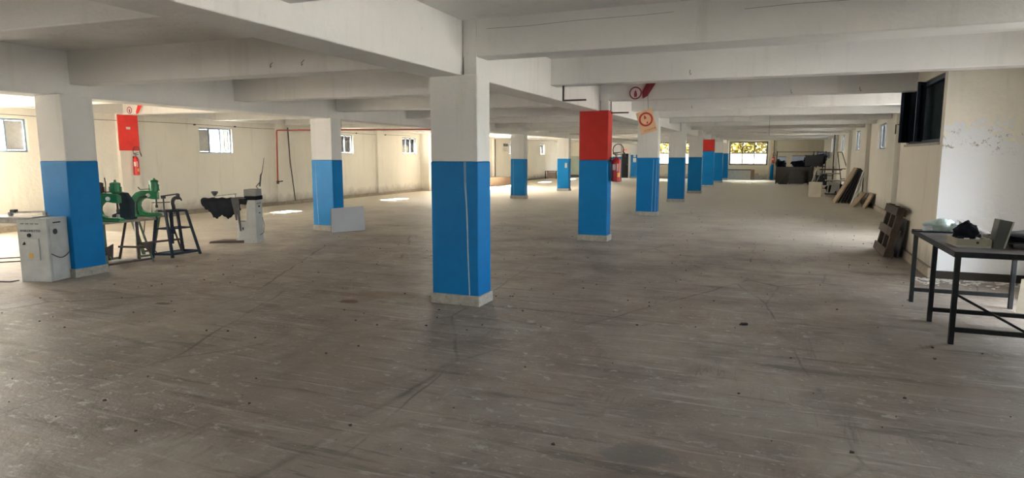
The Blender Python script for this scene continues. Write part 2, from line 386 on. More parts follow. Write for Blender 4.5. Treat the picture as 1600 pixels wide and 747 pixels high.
M['flake'] = mat('fallen_plaster_flakes', (.62,.60,.56), .9)
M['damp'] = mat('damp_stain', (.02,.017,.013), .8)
M['pinkpanel'] = mat('pinkish_panel', (.42,.32,.27), .7)
M['silver'] = mat('dull_curtain', (.56,.57,.55), .7, nscale=4, namp=.15)
M['mustard'] = mat('tan_strip', (.62,.52,.36), .6)
M['crack'] = mat('white_filler_line', (.55,.60,.62), .7)

# ------------------------------------------------------------------ setting
ZC = 2.97
def struct(name, mb, m, **k): return obj(name, mb, m, kind='structure', **k)
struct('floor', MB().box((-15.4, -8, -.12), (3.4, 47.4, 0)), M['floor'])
# the slab stops short of the far wall above the big windows: a guessed roof-light strip added to brighten the far end
struct('ceiling', MB().box((-15.4, -8, ZC), (3.4, 45.9, ZC+.2)).box((-15.4, 45.9, ZC), (-12, 47.4, ZC+.2)).box((.1, 45.9, ZC), (3.4, 47.4, ZC+.2)).box((-12, 46.75, ZC), (.1, 47.4, ZC+.2)), M['ceiling'])
portal(-6, 46.3, ZC+.21, 12, .85, (0,0,-1))

def wall_y(mb, x0, x1, ya, yb, z0, z1, holes):
    """wall slab between x0..x1 running along y with rectangular holes (y0,y1,za,zb)"""
    y = ya
    for h in sorted(holes):
        mb.box((x0, y, z0), (x1, h[0], z1)); (mb.box((x0, h[0], z0), (x1, h[1], h[2])) if h[2] > z0 else None); mb.box((x0, h[0], h[3]), (x1, h[1], z1)); y = h[1]
    mb.box((x0, y, z0), (x1, yb, z1)); return mb
def wall_x(mb, y0, y1, xa, xb, z0, z1, holes):
    x = xa
    for h in sorted(holes):
        mb.box((x, y0, z0), (h[0], y1, z1)); mb.box((h[0], y0, z0), (h[1], y1, h[2])); mb.box((h[0], y0, h[3]), (h[1], y1, z1)); x = h[1]
    mb.box((x, y0, z0), (xb, y1, z1)); return mb

WZ = (1.68, 2.39)
LW = [(-4.0,-2.8), (2.5,3.7), (7.85,9.06), (13.55,14.75), (19.45,20.72), (24.24,25.45), (30.9,32.1), (36.4,37.6), (42.0,43.0)]
LD = [(5.9,7.2,0,1.95), (27.3,30.1,0,2.35)]   # open doors: unseen one added to brighten left bay, loading door behind centre column
wall_l = wall_y(MB(), -15.3, -15.0, -8, 47.4, 0, ZC, [(a,b,*WZ) for a,b in LW] + LD)
for a_, b_, c_, d_ in LD: portal(-15.31, (a_+b_)/2, (c_+d_)/2, b_-a_, d_-c_, (1,0,0))
for y0, w in ((-.2,.5), (11.08,.52), (16.45,.62), (22.2,.5), (33.9,.5), (39.5,.5)):
    wall_l.box((-15.0, y0, 0), (-14.9, y0+w, ZC))
wall_l.box((-15, 25.75, 0), (-14.55, 26.3, ZC))
struct('wall_left', wall_l, M['wall_left'])
struct('baseboard_left', MB().box((-15, 6.9, 0), (-14.88, 27.3, .11)).box((-15, 30.1, 0), (-14.88, 46.8, .11)), M['skirt'])

RW = [(21.0,22.5), (27.0,28.4), (32.8,34.3), (38.4,39.8), (16.6,17.9)]
RD = [(13.2,14.8,1.0,2.3)]   # unglazed side opening, out of sight behind the projecting block
wr = wall_y(MB(), 2.9, 3.15, 12.5, 47.4, 0, ZC, [(a,b,1.8,2.55) for a,b in RW] + RD)
for y0 in (18.6, 24.1, 29.7, 35.7): wr.box((2.78, y0, 0), (2.9, y0+.35, ZC))
struct('wall_right', wr, M['wall_right'])
struct('baseboard_right', MB().box((2.86, 12.76, 0), (2.9, 45.5, .12)), M['skirt'])
NW = [(-1.0,.6,1.2,2.2), (2.2,3.8,1.4,2.3), (5.2,7.25,1.85,2.57)]
ND = [(7.35,8.3,0,2.1)]
struct('wall_right_near', wall_y(MB(), 3.05, 3.3, -8, 9.82, 0, ZC, NW + ND), M['plain'])
# projecting block with the dark window in its side
BY0, BY1, BWZ0, BWZ1 = 9.82, 12.75, 1.78, 2.68
bl = MB().box((2.0, BY0, 0), (2.25, 9.98, ZC)).box((2.0, 12.3, 0), (2.25, BY1, ZC)).box((2.0, 9.98, 0), (2.25, 12.3, BWZ0)).box((2.0, 9.98, BWZ1), (2.25, 12.3, ZC))
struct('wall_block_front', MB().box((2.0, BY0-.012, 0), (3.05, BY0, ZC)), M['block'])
bl.box((2.25, BY0, 0), (3.3, BY0+.2, ZC)).box((2.25, BY1-.2, 0), (3.3, BY1, ZC)).box((2.75, BY0+.2, 0), (3.3, BY1-.2, ZC))
struct('wall_block', bl, M['plain'])
struct('baseboard_block', MB().box((1.955, BY0-.02, 0), (2.0, BY1+.02, .13)), M['skirt'])
# far wall: recess with the big windows, then a nearer stretch on the right
FY = 46.9
FW = [(-7.8,-5.32,.97,2.57), (-2.9,-.42,.97,2.57)]
struct('wall_far', wall_x(MB(), FY, FY+.3, -15.3, .15, 0, ZC, [(-12.6,-11.2,.97,2.5)] + [(FW[0])] + [(FW[1])] ) , M['wall_far'])
struct('wall_far_right', MB().box((.15, 45.6, 0), (3.3, 47.2, ZC)), M['wall_far'])
struct('baseboard_far', MB().box((-15, FY-.04, 0), (.1, FY, .12)), M['skirt'])
struct('wall_back', wall_x(MB(), -8.3, -8, -15.3, 3.3, 0, ZC, [(-12,-9.5,1.4,2.4), (-1.5,0,1.4,2.2)]), M['wall_left'])
for (a,b,h_) in ((-12,-9.5,1.0), (-1.5,0,.8)): portal((a+b)/2, -8.32, 1.4+h_/2, b-a, h_, (0,1,0))

# ceiling beams
def beam(name, mb): return struct(name, mb, M['ceiling'], bevel=.012)
beam('ceiling_beam', MB().box((-3.43, -8, 2.42), (-3.02, 45.9, ZC+.02)))
beam('ceiling_beam', MB().box((-9.2, -8, 2.38), (-8.72, 45.9, ZC+.02)))
beam('ceiling_beam', MB().box((-15, -8, 2.62), (-14.82, 46.9, ZC+.02)))
SK = .05
for j in range(-5, 15):
    y = 6.08 + 2.82*j
    xr = 3.05 if y < BY0 else (2.02 if y < BY1 else 2.9)
    if y < 46: beam('ceiling_beam', MB().box((-3.04, y, 2.6), (xr, y+.28, ZC+.02)))
    def slanted(xa, xb, z, y0, y1, w=.28):
        return MB().hexa([(xa,y0,z),(xb,y1,z),(xb,y1+w,z),(xa,y0+w,z)], [(xa,y0,ZC+.02),(xb,y1,ZC+.02),(xb,y1+w,ZC+.02),(xa,y0+w,ZC+.02)])
    yb = y + .05
    if y < 46: beam('ceiling_beam', slanted(-8.74, -3.42, 2.54, yb - .29, yb))
    yc = y - .30
    if y < 46: beam('ceiling_beam', slanted(-14.99, -9.18, 2.6, yc - .25, yc))

# windows ----------------------------------------------------------
def wbar(mb, axis, c, u0, u1, z0, z1, d):
    # a bar in the window plane; axis 'y' means the window lies along y at x=c
    if axis == 'y': mb.box((c-d/2, u0, z0), (c+d/2, u1, z1))
    else: mb.box((u0, c-d/2, z0), (u1, c+d/2, z1))
wcount = [0]
def window(axis, c, u0, u1, z0, z1, fm, cols=3, rows=1, board=None, bars=0, fw=.04, sill=True, note=None, pane_tint=False):
    wcount[0] += 1
    root = bpy.data.objects.new('window_%d' % wcount[0], None); C.objects.link(root); root['kind'] = 'structure'
    if note: root['label'] = note
    f = MB()
    for a in ((u0,u0+fw), (u1-fw,u1)): wbar(f, axis, c, a[0], a[1], z0, z1, .06)
    wbar(f, axis, c, u0+fw, u1-fw, z0, z0+fw, .06); wbar(f, axis, c, u0+fw, u1-fw, z1-fw, z1, .06)
    cw = (u1-u0-fw*2)/cols; rh = (z1-z0-2*fw)/rows
    obj('window_frame', f, fm, root)
    for i in range(1, cols):
        b = MB(); wbar(b, axis, c, u0+fw+cw*i-fw*.35, u0+fw+cw*i+fw*.35, z0+fw, z1-fw, .07); obj('mullion', b, fm, root)
    for i in range(1, rows):
        b = MB(); wbar(b, axis, c, u0+fw, u1-fw, z0+fw+rh*i-fw*.35, z0+fw+rh*i+fw*.35, .04); obj('transom', b, fm, root)
    for i in range(cols):
        for r in range(rows):
            p = MB(); a = u0+fw+cw*i+.005; wbar(p, axis, c, a, a+cw-.01, z0+fw+rh*r+.005, z0+fw+rh*(r+1)-.005, .006)
            if i == board:
                o = obj('board', p, M['greyboard'], root, label='grey board filling one light of the window')
            else: obj('pane', p, M['pane_tint'] if pane_tint and r == rows-1 else M['glass'], root)
    if bars:
        s = .14 if axis == 'y' and c < 0 else -.14
        for i in range(bars):
            a = u0 + (u1-u0)*(i+.5)/bars; b = MB()
            wbar(b, axis, c - s, a-.007, a+.007, z0, z1, .014); obj('security_bar', b, M['frame_grey'], root)
    return root
for i, (a, b) in enumerate(LW):
    if i < 2: portal(-15.31, (a+b)/2, sum(WZ)/2, b-a, WZ[1]-WZ[0], (1,0,0)); continue
    bd = {2: 2, 3: 0}.get(i)
    window('y', -15.1, a, b, *WZ, M['frame_blue'] if i in (2,3) else M['frame_grey'], board=bd, cols=2 if i == 8 else 3, bars=8)
    portal(-15.31, (a+b)/2, sum(WZ)/2, b-a, WZ[1]-WZ[0], (1,0,0))
for a, b in RW:
    window('y', 3.0, a, b, 1.8, 2.55, M['frame_grey'], cols=2, bars=4)
    portal(3.17, (a+b)/2, 2.17, b-a, .75, (-1,0,0))
for a, b, c_, d_ in ND + RD: portal(3.32 if a < 10 else 3.17, (a+b)/2, (c_+d_)/2, b-a, d_-c_, (-1,0,0))
for a, b, c_, d_ in NW:
    window('y', 3.2, a, b, c_, d_, M['frame_blue'], cols=3)
    portal(3.32, (a+b)/2, (c_+d_)/2, b-a, d_-c_, (-1,0,0))
for a, b, c_, d_ in FW:
    window('x', FY+.1, a, b, c_, d_, M['frame_grey'], cols=3, rows=2, fw=.10, pane_tint=True)
    portal((a+b)/2, FY+.32, (c_+d_)/2, b-a, d_-c_, (0,-1,0))
portal(-11.9, FY+.32, 1.7, 1.4, 1.5, (0,-1,0))

# dark window in the block side, with a sash swung into the room
root = bpy.data.objects.new('window_dark', None); C.objects.link(root); root['kind'] = 'structure'
root['label'] = 'dark teal steel window with folded shutters high in the projecting wall'
f = MB().box((2.03,9.98,BWZ0),(2.1,10.04,BWZ1)).box((2.03,12.24,BWZ0),(2.1,12.3,BWZ1)).box((2.03,10.04,BWZ0),(2.1,12.24,BWZ0+.05)).box((2.03,10.04,BWZ1-.06),(2.1,12.24,BWZ1))
obj('window_frame', f, M['dark_sash'], root)
for k in range(14):
    y = 10.06 + k*.155; dx = .035 if k % 2 else -.015
    b = MB(); b.hexa([(2.13+dx,y,BWZ0+.05),(2.13-dx,y+.15,BWZ0+.05),(2.15-dx,y+.15,BWZ0+.05),(2.15+dx,y,BWZ0+.05)], [(2.13+dx,y,BWZ1-.06),(2.13-dx,y+.15,BWZ1-.06),(2.15-dx,y+.15,BWZ1-.06),(2.15+dx,y,BWZ1-.06)])
    obj('shutter_slat', b, M['dark_teal'], root)
obj('shutter_back', MB().box((2.2,10.0,BWZ0),(2.24,12.28,BWZ1)), M['dark_teal'], root)
obj('sill', MB().box((1.97,9.95,BWZ0-.035),(2.12,12.33,BWZ0)), M['plinth'], root)
for (ya, xa, yb, xb) in ((12.24, 2.02, 12.1, 1.87), (11.3, 2.02, 11.2, 1.93)):
    s = MB(); p0 = Vector((xa, ya, 0)); p1 = Vector((xb, yb, 0))
    s.bar(p0+Vector((0,0,BWZ0+.03)), p0+Vector((0,0,BWZ1+.0)), .04); s.bar(p1+Vector((0,0,BWZ0+.03)), p1+Vector((0,0,BWZ1)), .04)
    s.bar(p0+Vector((0,0,BWZ1-.02)), p1+Vector((0,0,BWZ1-.02)), .03, .04); s.bar(p0+Vector((0,0,BWZ0+.05)), p1+Vector((0,0,BWZ0+.05)), .03, .04)
    o = obj('sash', s, M['dark_sash'], root)
    obj('sash_panel', MB().hexa([(xa,ya,BWZ0+.06),(xb,yb,BWZ0+.06),(xb+.006,yb+.006,BWZ0+.06),(xa+.006,ya+.006,BWZ0+.06)], [(xa,ya,BWZ1-.04),(xb,yb,BWZ1-.04),(xb+.006,yb+.006,BWZ1-.04),(xa+.006,ya+.006,BWZ1-.04)]), M['dark_teal'], o)
obj('latch', MB().tube([(1.86,12.09,2.1),(1.80,12.08,2.1),(1.80,12.08,1.95)], .01, 6), M['blackmetal'], root)

# door at the far end
dr = bpy.data.objects.new('door_1', None); C.objects.link(dr); dr['kind'] = 'structure'; dr['label'] = 'dark narrow doorway at the far end under a small red notice'
obj('door_leaf', MB().box((-10.38,FY-.06,0),(-9.86,FY-.02,1.76)), M['doorblack'], dr)
obj('door_frame', MB().box((-10.46,FY-.09,0),(-10.38,FY,1.84)).box((-9.86,FY-.09,0),(-9.76,FY,1.84)).box((-10.38,FY-.09,1.76),(-9.86,FY,1.84)), M['shaft'], dr)
obj('door_handle', MB().box((-9.96,FY-.11,.95),(-9.9,FY-.06,.98)), M['steel'], dr)
t = thing('wall_notice', 'small reddish notice above the dark far doorway', 'sign', (-10.15, FY-.015, 2.0))
obj('backing', MB().box((-.25,-.02,-.11),(.25,0,.13)), M['signpink'], t)
text('lettering', 'EXIT', M['signred'], t, (0,-.022,.01), (PI/2,0,0), .17)
# green dado on the far wall, left
struct('trim_1', MB().box((-15,FY-.03,.2),(-12.6,FY,1.58)), M['seagreen'])
struct('trim_2', MB().box((-15,FY-.35,0),(-11.4,FY-.03,.18)), M['rackpanel'])

# ------------------------------------------------------------------ columns
def column(x, y, w, d, zb, ztop, label, red=None, lines=(), plinth_gap=False):
    t = thing('concrete_column', label, 'column', (x + w/2, y + d/2, 0), 0, 'painted concrete columns in two rows')
    a, b = w/2, d/2
    if red:
        obj('blue_band', MB().box((-a,-b,.1),(a,b,zb)), M['blue'], t, bevel=.012)
        obj('red_band', MB().box((-a,-b,zb),(a,b,ztop)), M['red'], t, bevel=.012)
    else:
        obj('blue_band', MB().box((-a-.003,-b-.003,.1),(a+.003,b+.003,zb)), M['blue'], t, bevel=.012)
        obj('white_shaft', MB().box((-a,-b,zb),(a,b,ztop)), M['shaft'], t, bevel=.012)
    obj('plinth', MB().box((-a-.02,-b-.02,0),(a+.02,b+.02,.115)), M['plinth'], t, bevel=.008)
    for pts in lines:
        obj('filler_line', MB().tube([(px, -b-.003, pz) for px, pz in pts], .0035, 6), M['crack'], t, label='pale filled crack running down the blue paint')
    return t
zbs = [1.54, 1.52, 1.55, 1.54, 1.54, 1.83, 1.78, 1.76]
rl = ['nearest blue and white column, in the centre foreground with a pale filled crack',
      'column painted red above blue, carrying the near fire extinguisher on its side',
      'blue and white column just behind the hanging orange fire sign',
      'fourth column of the right-hand row, blue and white, two behind the red one',
      'fifth column of the right-hand row, blue and white, in front of the far red column',
      'far column painted red above blue with an extinguisher on its left',
      'seventh column of the right-hand row, just behind the far red one',
      'last column of the right-hand row, beside the far window']
ys = [6.06, 11.7, 17.25, 22.75, 28.35, 34.3, 40.3, 45.4]
for k, (y, zb) in enumerate(zip(ys, zbs)):
    ln = []
    if k == 0: ln = [[(.12,1.54),(.125,1.3),(.14,1.1),(.15,.8),(.155,.5),(.165,.25),(.17,.1)], [(.135,1.54),(.14,1.25),(.155,.95),(.16,.6),(.175,.12)]]
    if k == 2: ln = [[(.17,1.5),(.16,.9),(.15,.1)], [(.25,1.5),(.24,.1)]]
    column(-3.4, y, .55, .32, zb, 2.43 if k not in (1,5) else 2.43, rl[k], red=k in (1,5), lines=ln)
    # column head runs up past the long beam to the slab
    struct('column_head', MB().box((-3.0, y+.01, 2.42), (-2.86, y+.3, ZC+.02)), M['shaft'])
ll = ['left foreground column behind the grey machine cabinet', 'left-row column with the pale board leaning against its foot', 'left-row column hidden behind the nearest centre column',
      'left-row blue and white column to the right of the nearest column', 'left-row column with a small white switch on its blue paint',
      'left-row column hidden behind the near red column', 'left-row column seen between the extinguisher and the dark doorway', 'left-row last column with a white paper notice']
for k in range(8):
    x, w, d = (-9.0, .52, .42) if k == 0 else (-9.2, .54, .34)
    ln = [[(-.17,1.45),(-.16,.7),(-.14,.13)]] if k in (1, 3) else []
    if k in (2, 5): continue
    y = 5.55 + 5.65*k + (0 if k < 6 else .6)
    if k > 5: x -= .26
    c = column(x, y, w, d, [1.53,1.51,1.5,1.48,1.47,1.5,1.55,1.67][k], 2.39, ll[k], lines=ln)
    if k == 4: obj('switch_plate', MB().box((.1,-d/2-.03,1.05),(.2,-d/2,1.28)), M['paper'], c)
    if k == 7: obj('paper_notice', MB().box((-.1,-d/2-.01,1.15),(.12,-d/2,1.45)), M['paper'], c); obj('upper_notice', MB().box((-.08,-d/2-.01,1.5),(.1,-d/2,1.75)), M['paper'], c)

# ------------------------------------------------------------------ outside
struct('added_shade_storey', MB().box((-15.3,-8.3,3.2),(3.3,43.5,10)), M['outwhite'])  # unseen storey added to shade the ground on the right
struct('added_roof_light', MB().box((-12,45.9,ZC+.12),(.1,46.75,ZC+.13)), M['frosted'])
struct('ground_outside', MB().box((-70,-60,-.9),(60,120,-.8)), M['outground'])
wt = obj('perimeter_wall', MB().box((-30,60,-.8),(25,60.3,1.78)), M['outwhite'], kind='structure')
def tree(x, y, h, r, seed, label):
    t = thing('leafy_tree', label, 'tree', (x, y, -.8), 0, 'trees outside beyond the far windows')
    obj('trunk', MB().tube([(0,0,0),(.1,0,h*.35),(0,.1,h*.6)], [.2,.15,.08], 8), M['bark'], t, smooth=True)
    rr = random.Random(seed); f = MB()
    for i in range(4200):
        d = Vector((rr.gauss(0,1), rr.gauss(0,1), rr.gauss(0,1))).normalized() * rr.random()**.4
        c = Vector((d.x*r, d.y*r, h*.62 + d.z*h*.5)); s = rr.uniform(.14,.28)
        a = Vector((rr.gauss(0,1), rr.gauss(0,1), rr.gauss(0,1))).normalized(); b = a.cross(Vector((rr.gauss(0,1), rr.gauss(0,1), 1))).normalized()
        n0 = len(f.v); f.v += [tuple(c-a*s), tuple(c+b*s*.5), tuple(c+a*s), tuple(c-b*s*.5)]; f.f.append((n0,n0+1,n0+2,n0+3))
    obj('foliage', f, M['leaf'], t, kind='stuff')
tree(-4.6, 64, 7.5, 4.0, 1, 'yellow-green tree outside, left part of the far window')
tree(-.5, 65, 7.8, 4.0, 2, 'yellow-green tree outside, right part of the far window')
tree(-10.5, 64.5, 7.4, 4.2, 3, 'yellow-green tree outside the farther-left big window')
tree(3.5, 66, 7.0, 3.8, 4, 'tree outside past the right jamb of the far window')

# ------------------------------------------------------------------ fire extinguishers, signs, brackets, pipes
def extinguisher(loc, rz, label, wall=(-1,0), s=1.0, sz=1.0):
    """loc is the wall point; wall is the local direction towards the wall; labels face local -y"""
    w = Vector((*wall, 0)).normalized(); off = Matrix.Rotation(rz, 3, 'Z') @ (w * .1 * s)
    t = thing('fire_extinguisher', label, 'fire extinguisher', (loc[0]-off.x, loc[1]-off.y, loc[2]), rz, 'wall-hung fire extinguishers')
    t.scale = (s, s, sz)
    obj('cylinder_body', MB().lathe([(.02,0),(.07,.0),(.078,.012),(.08,.03),(.08,.36),(.074,.40),(.055,.435),(.03,.455),(.022,.47)], (0,0,0), 20), M['extred'], t, smooth=True)
    obj('valve', MB().lathe([(.018,.465),(.018,.50),(.026,.505),(.026,.53),(.012,.535)], (0,0,0), 12), M['steel'], t)
    obj('handle', MB().prism([(-.05,.53),(.07,.55),(.07,.565),(-.05,.55)], 'y', -.01, .01), M['blackmetal'], t)
    obj('squeeze_grip', MB().prism([(.02,.50),(.08,.51),(.08,.52),(.02,.515)], 'y', -.01, .01), M['blackmetal'], t)
    pts = [(.0,-.02,.50),(-.05,-.02,.53)] + [(.03+.085*math.cos(a), -.02, .60+.11*math.sin(a)) for a in [PI*1.12 - PI*1.22*i/14 for i in range(15)]] + [(.135,-.02,.52),(.15,-.02,.46)]
    obj('hose', MB().tube(pts, [.008]*15+[.009,.012,.014,.011], 8), M['black'], t, smooth=True)
    obj('paper_label', label_patch(.0815,.22,.33,-135,-95), M['paper'], t, label='white paper label')
    obj('yellow_label', label_patch(.0815,.09,.17,-75,-40), M['yellow'], t, label='orange-yellow sticker')
    obj('pink_label', label_patch(.0815,.20,.34,-82,-60), M['signpink'], t, label='narrow pinkish label')
    hk = MB(); hk.bar(tuple(w*.03+Vector((0,0,.44))), tuple(w*.1+Vector((0,0,.44))), .02); hk.bar(tuple(w*.094+Vector((0,0,.38))), tuple(w*.094+Vector((0,0,.47))), .04, .012)
    obj('wall_hook', hk, M['blackmetal'], t)
    return t
def label_patch(r, z0, z1, a0, a1, n=6):
    m = MB(); A = [math.radians(a0+(a1-a0)*i/n) for i in range(n+1)]
    o = [(r*math.cos(a), r*math.sin(a)) for a in A] + [((r-.002)*math.cos(a), (r-.002)*math.sin(a)) for a in A[::-1]]
    return m.prism(o, 'z', z0, z1)
extinguisher((-2.85, 11.90, 1.12), .2, 'dark red extinguisher hanging on the near red and blue column', (-1,.2), 1.15, .98)
extinguisher((-3.41, 34.4, 1.15), 0, 'extinguisher on the left side of the far red column', (1,0), 1.2)
extinguisher((-14.9, 11.42, 1.12), .9, 'bright red extinguisher on the left wall under the red panel', (-.62,.78), .85)
extinguisher((-.06, 46.88, 1.1), 0, 'extinguisher at the right-hand end of the far window recess', (0,1), 1.1)

t = obj('red_backing_panel', MB().box((-14.9,11.06,1.73),(-14.885,11.6,2.6)), M['extred2']); tag(t, 'plain bright red painted panel on the left wall above an extinguisher', 'panel')
obj('small_sticker', MB().box((-14.885,11.27,2.25),(-14.882,11.38,2.31)), M['paper'], t, label='small white sticker')

def ring(m, c, r0, r1, n, y0, y1):
    for i in range(n):
        a, b = 2*PI*i/n, 2*PI*(i+1)/n
        m.hexa([(c[0]+r0*math.cos(a),y0,c[1]+r0*math.sin(a)),(c[0]+r1*math.cos(a),y0,c[1]+r1*math.sin(a)),(c[0]+r1*math.cos(b),y0,c[1]+r1*math.sin(b)),(c[0]+r0*math.cos(b),y0,c[1]+r0*math.sin(b))],
               [(c[0]+r0*math.cos(a),y1,c[1]+r0*math.sin(a)),(c[0]+r1*math.cos(a),y1,c[1]+r1*math.sin(a)),(c[0]+r1*math.cos(b),y1,c[1]+r1*math.sin(b)),(c[0]+r0*math.cos(b),y1,c[1]+r0*math.sin(b))])
    return m
def fire_marks(loc, s, where, rz=0):
    t = thing('fire_sign_decal', 'round red-ringed fire symbol painted ' + where, 'sign', loc, rz, 'fire symbols on the beams'); t.scale = (s,)*3
    obj('disc', MB().lathe([(.105,-.002),(.105,.002)], (0,0,0), 28, Matrix.Rotation(PI/2,4,'X')), M['signwhite'], t)
    obj('ring', ring(MB(), (0,0), .09, .112, 28, -.006, 0), M['signdark'], t)
    obj('flame_symbol', MB().prism([(-.02,-.07),(.022,-.07),(.03,-.03),(.012,.04),(.0,.05),(-.02,.02),(-.028,-.03)], 'y', -.006, -.002), M['signdark'], t)
    return t
fire_marks((-2.36, 11.68, 2.715), 1.0, 'on the beam above the near red column')
fire_marks((-14.6, 11.18, 2.70), .75, 'on the left-hand beam above the red panel')
t = obj('red_arrow_decal', MB().prism([(-2.23,2.64),(-2.14,2.69),(-2.02,2.88),(-2.00,2.93),(-2.13,2.985),(-2.15,2.95),(-2.24,2.76)], 'y', 11.672, 11.68), M['signdark'])
t.data.transform(Matrix.Translation((0,0,-.03))); tag(t, 'dark red slanting arrow on the beam beside the round fire symbol', 'sign')
t = obj('red_arrow_decal', MB().prism([(-14.36,2.60),(-14.30,2.62),(-14.15,2.80),(-14.16,2.84),(-14.27,2.84),(-14.30,2.80),(-14.37,2.66)], 'y', 11.17, 11.178), M['extred2'])
tag(t, 'bright red slanting arrow on the left-hand beam above the wall extinguisher', 'sign')

# hanging orange board sign
t = thing('hanging_fire_sign', 'tilted faded orange sign with a red ring hanging from the ceiling', 'sign', (-2.03, 11.0, 2.19), 0)
Mr = Matrix.Rotation(-.30, 4, 'Y')
def rp(m):  # rotate the sign in its own plane
    m.v = [tuple(Mr @ Vector(p)) for p in m.v]; return m
obj('sign_board', rp(MB().box((-.135,-.004,-.21),(.135,.004,.17))), M['orange'], t)
obj('red_ring', rp(ring(MB(), (0,.02), .088, .118, 32, -.008, -.004)), M['signred'], t)
obj('pale_disc', rp(MB().lathe([(.088,-.001),(.088,.001)], (0,0,0), 28, Matrix.Translation((0,-.005,.02)) @ Matrix.Rotation(PI/2,4,'X'))), M['orange'], t)
obj('flame_symbol', rp(MB().prism([(-.025,.03),(.015,.03),(.01,.07),(-.008,.095),(-.022,.07)], 'y', -.009, -.006)), M['signred'], t)
obj('hose_symbol', rp(MB().prism([(-.005,-.055),(.02,-.055),(.022,-.02),(0,-.025)], 'y', -.009, -.006)), M['signred'], t)
tx = text('lettering', 'EXTINTOR', M['signbrown'], t, tuple(Mr @ Vector((.02,-.006,-.165))), (PI/2, -.30+.0, 0), .042); tx.rotation_euler = (PI/2, 0, 0); tx.rotation_euler = (Mr @ Matrix.Rotation(PI/2,4,'X')).to_euler()
obj('hanger_wire', MB().tube([(.03,0,.16),(.015,0,.40),(.01,.35,.80)], .003, 6), M['wire'], t)

def bracket(y, label):
    t = thing('pipe_bracket', label, 'bracket', (-2.86, y, 2.39), 0, 'dark L-shaped brackets under the cross beams')
    obj('drop_rod', MB().box((-.012,-.012,0),(.012,.012,.22)), M['bracket'], t)
    obj('arm', MB().box((-.012,-.01,-.012),(.34,.01,.012)), M['bracket'], t)
bracket(9.0, 'dark L-shaped bracket hanging in front of the red column')
bracket(11.9, 'dark L-shaped bracket just behind the red column')
# small dark hook rods hanging at beams further back
for x, y, z, w in ((-1.7,14.45,2.62,'right-hand beam between the red column and the hanging sign'), (-2.5,28.2,2.62,'beam far down the right-hand aisle'), (.2,11.65,2.62,'beam right of the red arrow'), (1.2,11.65,2.62,'dark beam stretch near the projecting window'),
        (-5.45,6.0,2.62,'left-hand beam nearest the camera, left of a pair'), (-5.0,6.0,2.62,'left-hand beam nearest the camera, right of a pair'), (-1.08,8.85,2.66,'broad second beam on the right'),
        (-4.6,8.75,2.60,'second left-hand beam, left of a pair'), (-4.15,8.75,2.60,'second left-hand beam, right of a pair')):
    o = obj('ceiling_hook', MB().tube([(x,y+.03,z+.06),(x,y-.02,z+.02),(x+.012,y-.03,z-.01),(x+.022,y-.02,z+.01)], .0035, 6), M['blackmetal']); tag(o, 'tiny wire hook on the ' + w, 'hook', 'ceiling hooks')
# long hairline cracks in the first right-hand beam
for k, pts in enumerate(([(-2.75,2.87),(-2.3,2.865),(-1.8,2.88),(-1.2,2.878),(-.9,2.885)], [(-.3,2.86),(.1,2.87),(.5,2.865),(.9,2.87)])):
    o = obj('trim_crack', MB().tube([(x, 6.0795, z) for x, z in pts], .0016, 5), M['wire'], kind='structure')

# pipes
t = obj('fire_pipe', MB().tube([(-14.85,16.40,.76),(-14.85,16.45,2.36),(-14.85,16.47,2.41),(-14.8,16.5,2.415),(-9.6,17.2,2.39)], .022, 10), M['pipe_red'], smooth=True)
tag(t, 'red water pipe crossing from the left wall and dropping down it', 'pipe')
obj('valve', MB().tube([(-14.85,16.40,.70),(-14.85,16.40,.80)], .04, 10).tube([(-14.85,16.40,.76),(-14.85,16.62,.78)], .018, 8), M['pipe_dark'], t)
obj('hanger', MB().tube([(-12.6,16.8,2.41),(-12.6,16.8,2.97)], .006, 6), M['wire'], t)
t = obj('dark_pipe', MB().tube([(-14.88,17.22,.10),(-14.88,17.05,1.4),(-14.88,17.0,2.52)], .016, 8), M['pipe_dark'], smooth=True); tag(t, 'thin dark pipe down the left wall beside the red pipe', 'pipe')
t = obj('dark_pipe', MB().tube([(-14.9,34.06,.37),(-14.9,34.06,2.55)], .04, 8), M['pipe_dark'], smooth=True); tag(t, 'dark upright pipe on the far left wall near a notice', 'pipe')
t = obj('wall_cable', MB().tube([(-14.94,y,2.46+.012*math.sin(y*1.1)) for y in [4+i*.8 for i in range(27)]], .006, 6), M['wire']); tag(t, 'thin grey cable strung along the left wall above the windows', 'cable')
for y, w in ((9.3,'just right of the blue-framed window'), (13.4,'left of the part-boarded window'), (14.85,'right of the part-boarded window'), (20.9,'right of the half-hidden window'), (22.9,'between the two farther windows')): 
    o = obj('cable_peg', MB().box((-15.0,y-.02,2.44),(-14.95,y+.02,2.48)), M['pipe_dark']); tag(o, 'small dark cable peg on the left wall, ' + w, 'peg', 'cable pegs on the left wall')
t = obj('wall_conduit', MB().tube([(2.84,19.2,.1),(2.84,19.2,2.9)], .018, 8), M['pipe_dark']); tag(t, 'dark conduit on the right wall behind the projecting block', 'conduit')
t = obj('wall_conduit', MB().tube([(2.84,18.7,.1),(2.84,18.7,2.9)], .012, 8), M['wire']); tag(t, 'thinner conduit nearest the projecting block on the right wall', 'conduit')
t = obj('dark_pipe', MB().tube([(2.72,35.6,0),(2.72,35.6,ZC)], .03, 8), M['pipe_dark']); tag(t, 'dark upright pole on the right wall beyond the leaning boards', 'pipe')
t = obj('dangling_wire', MB().tube([(-.15,17.42,2.62),(-.15,17.42,2.1)], .004, 6), M['wire']); tag(t, 'thin wire hanging from a beam over the aisle', 'wire')
t = thing('wall_notice', 'grey and cream printed notice on the far left wall', 'sign', (-14.98, 35.8, 2.08))
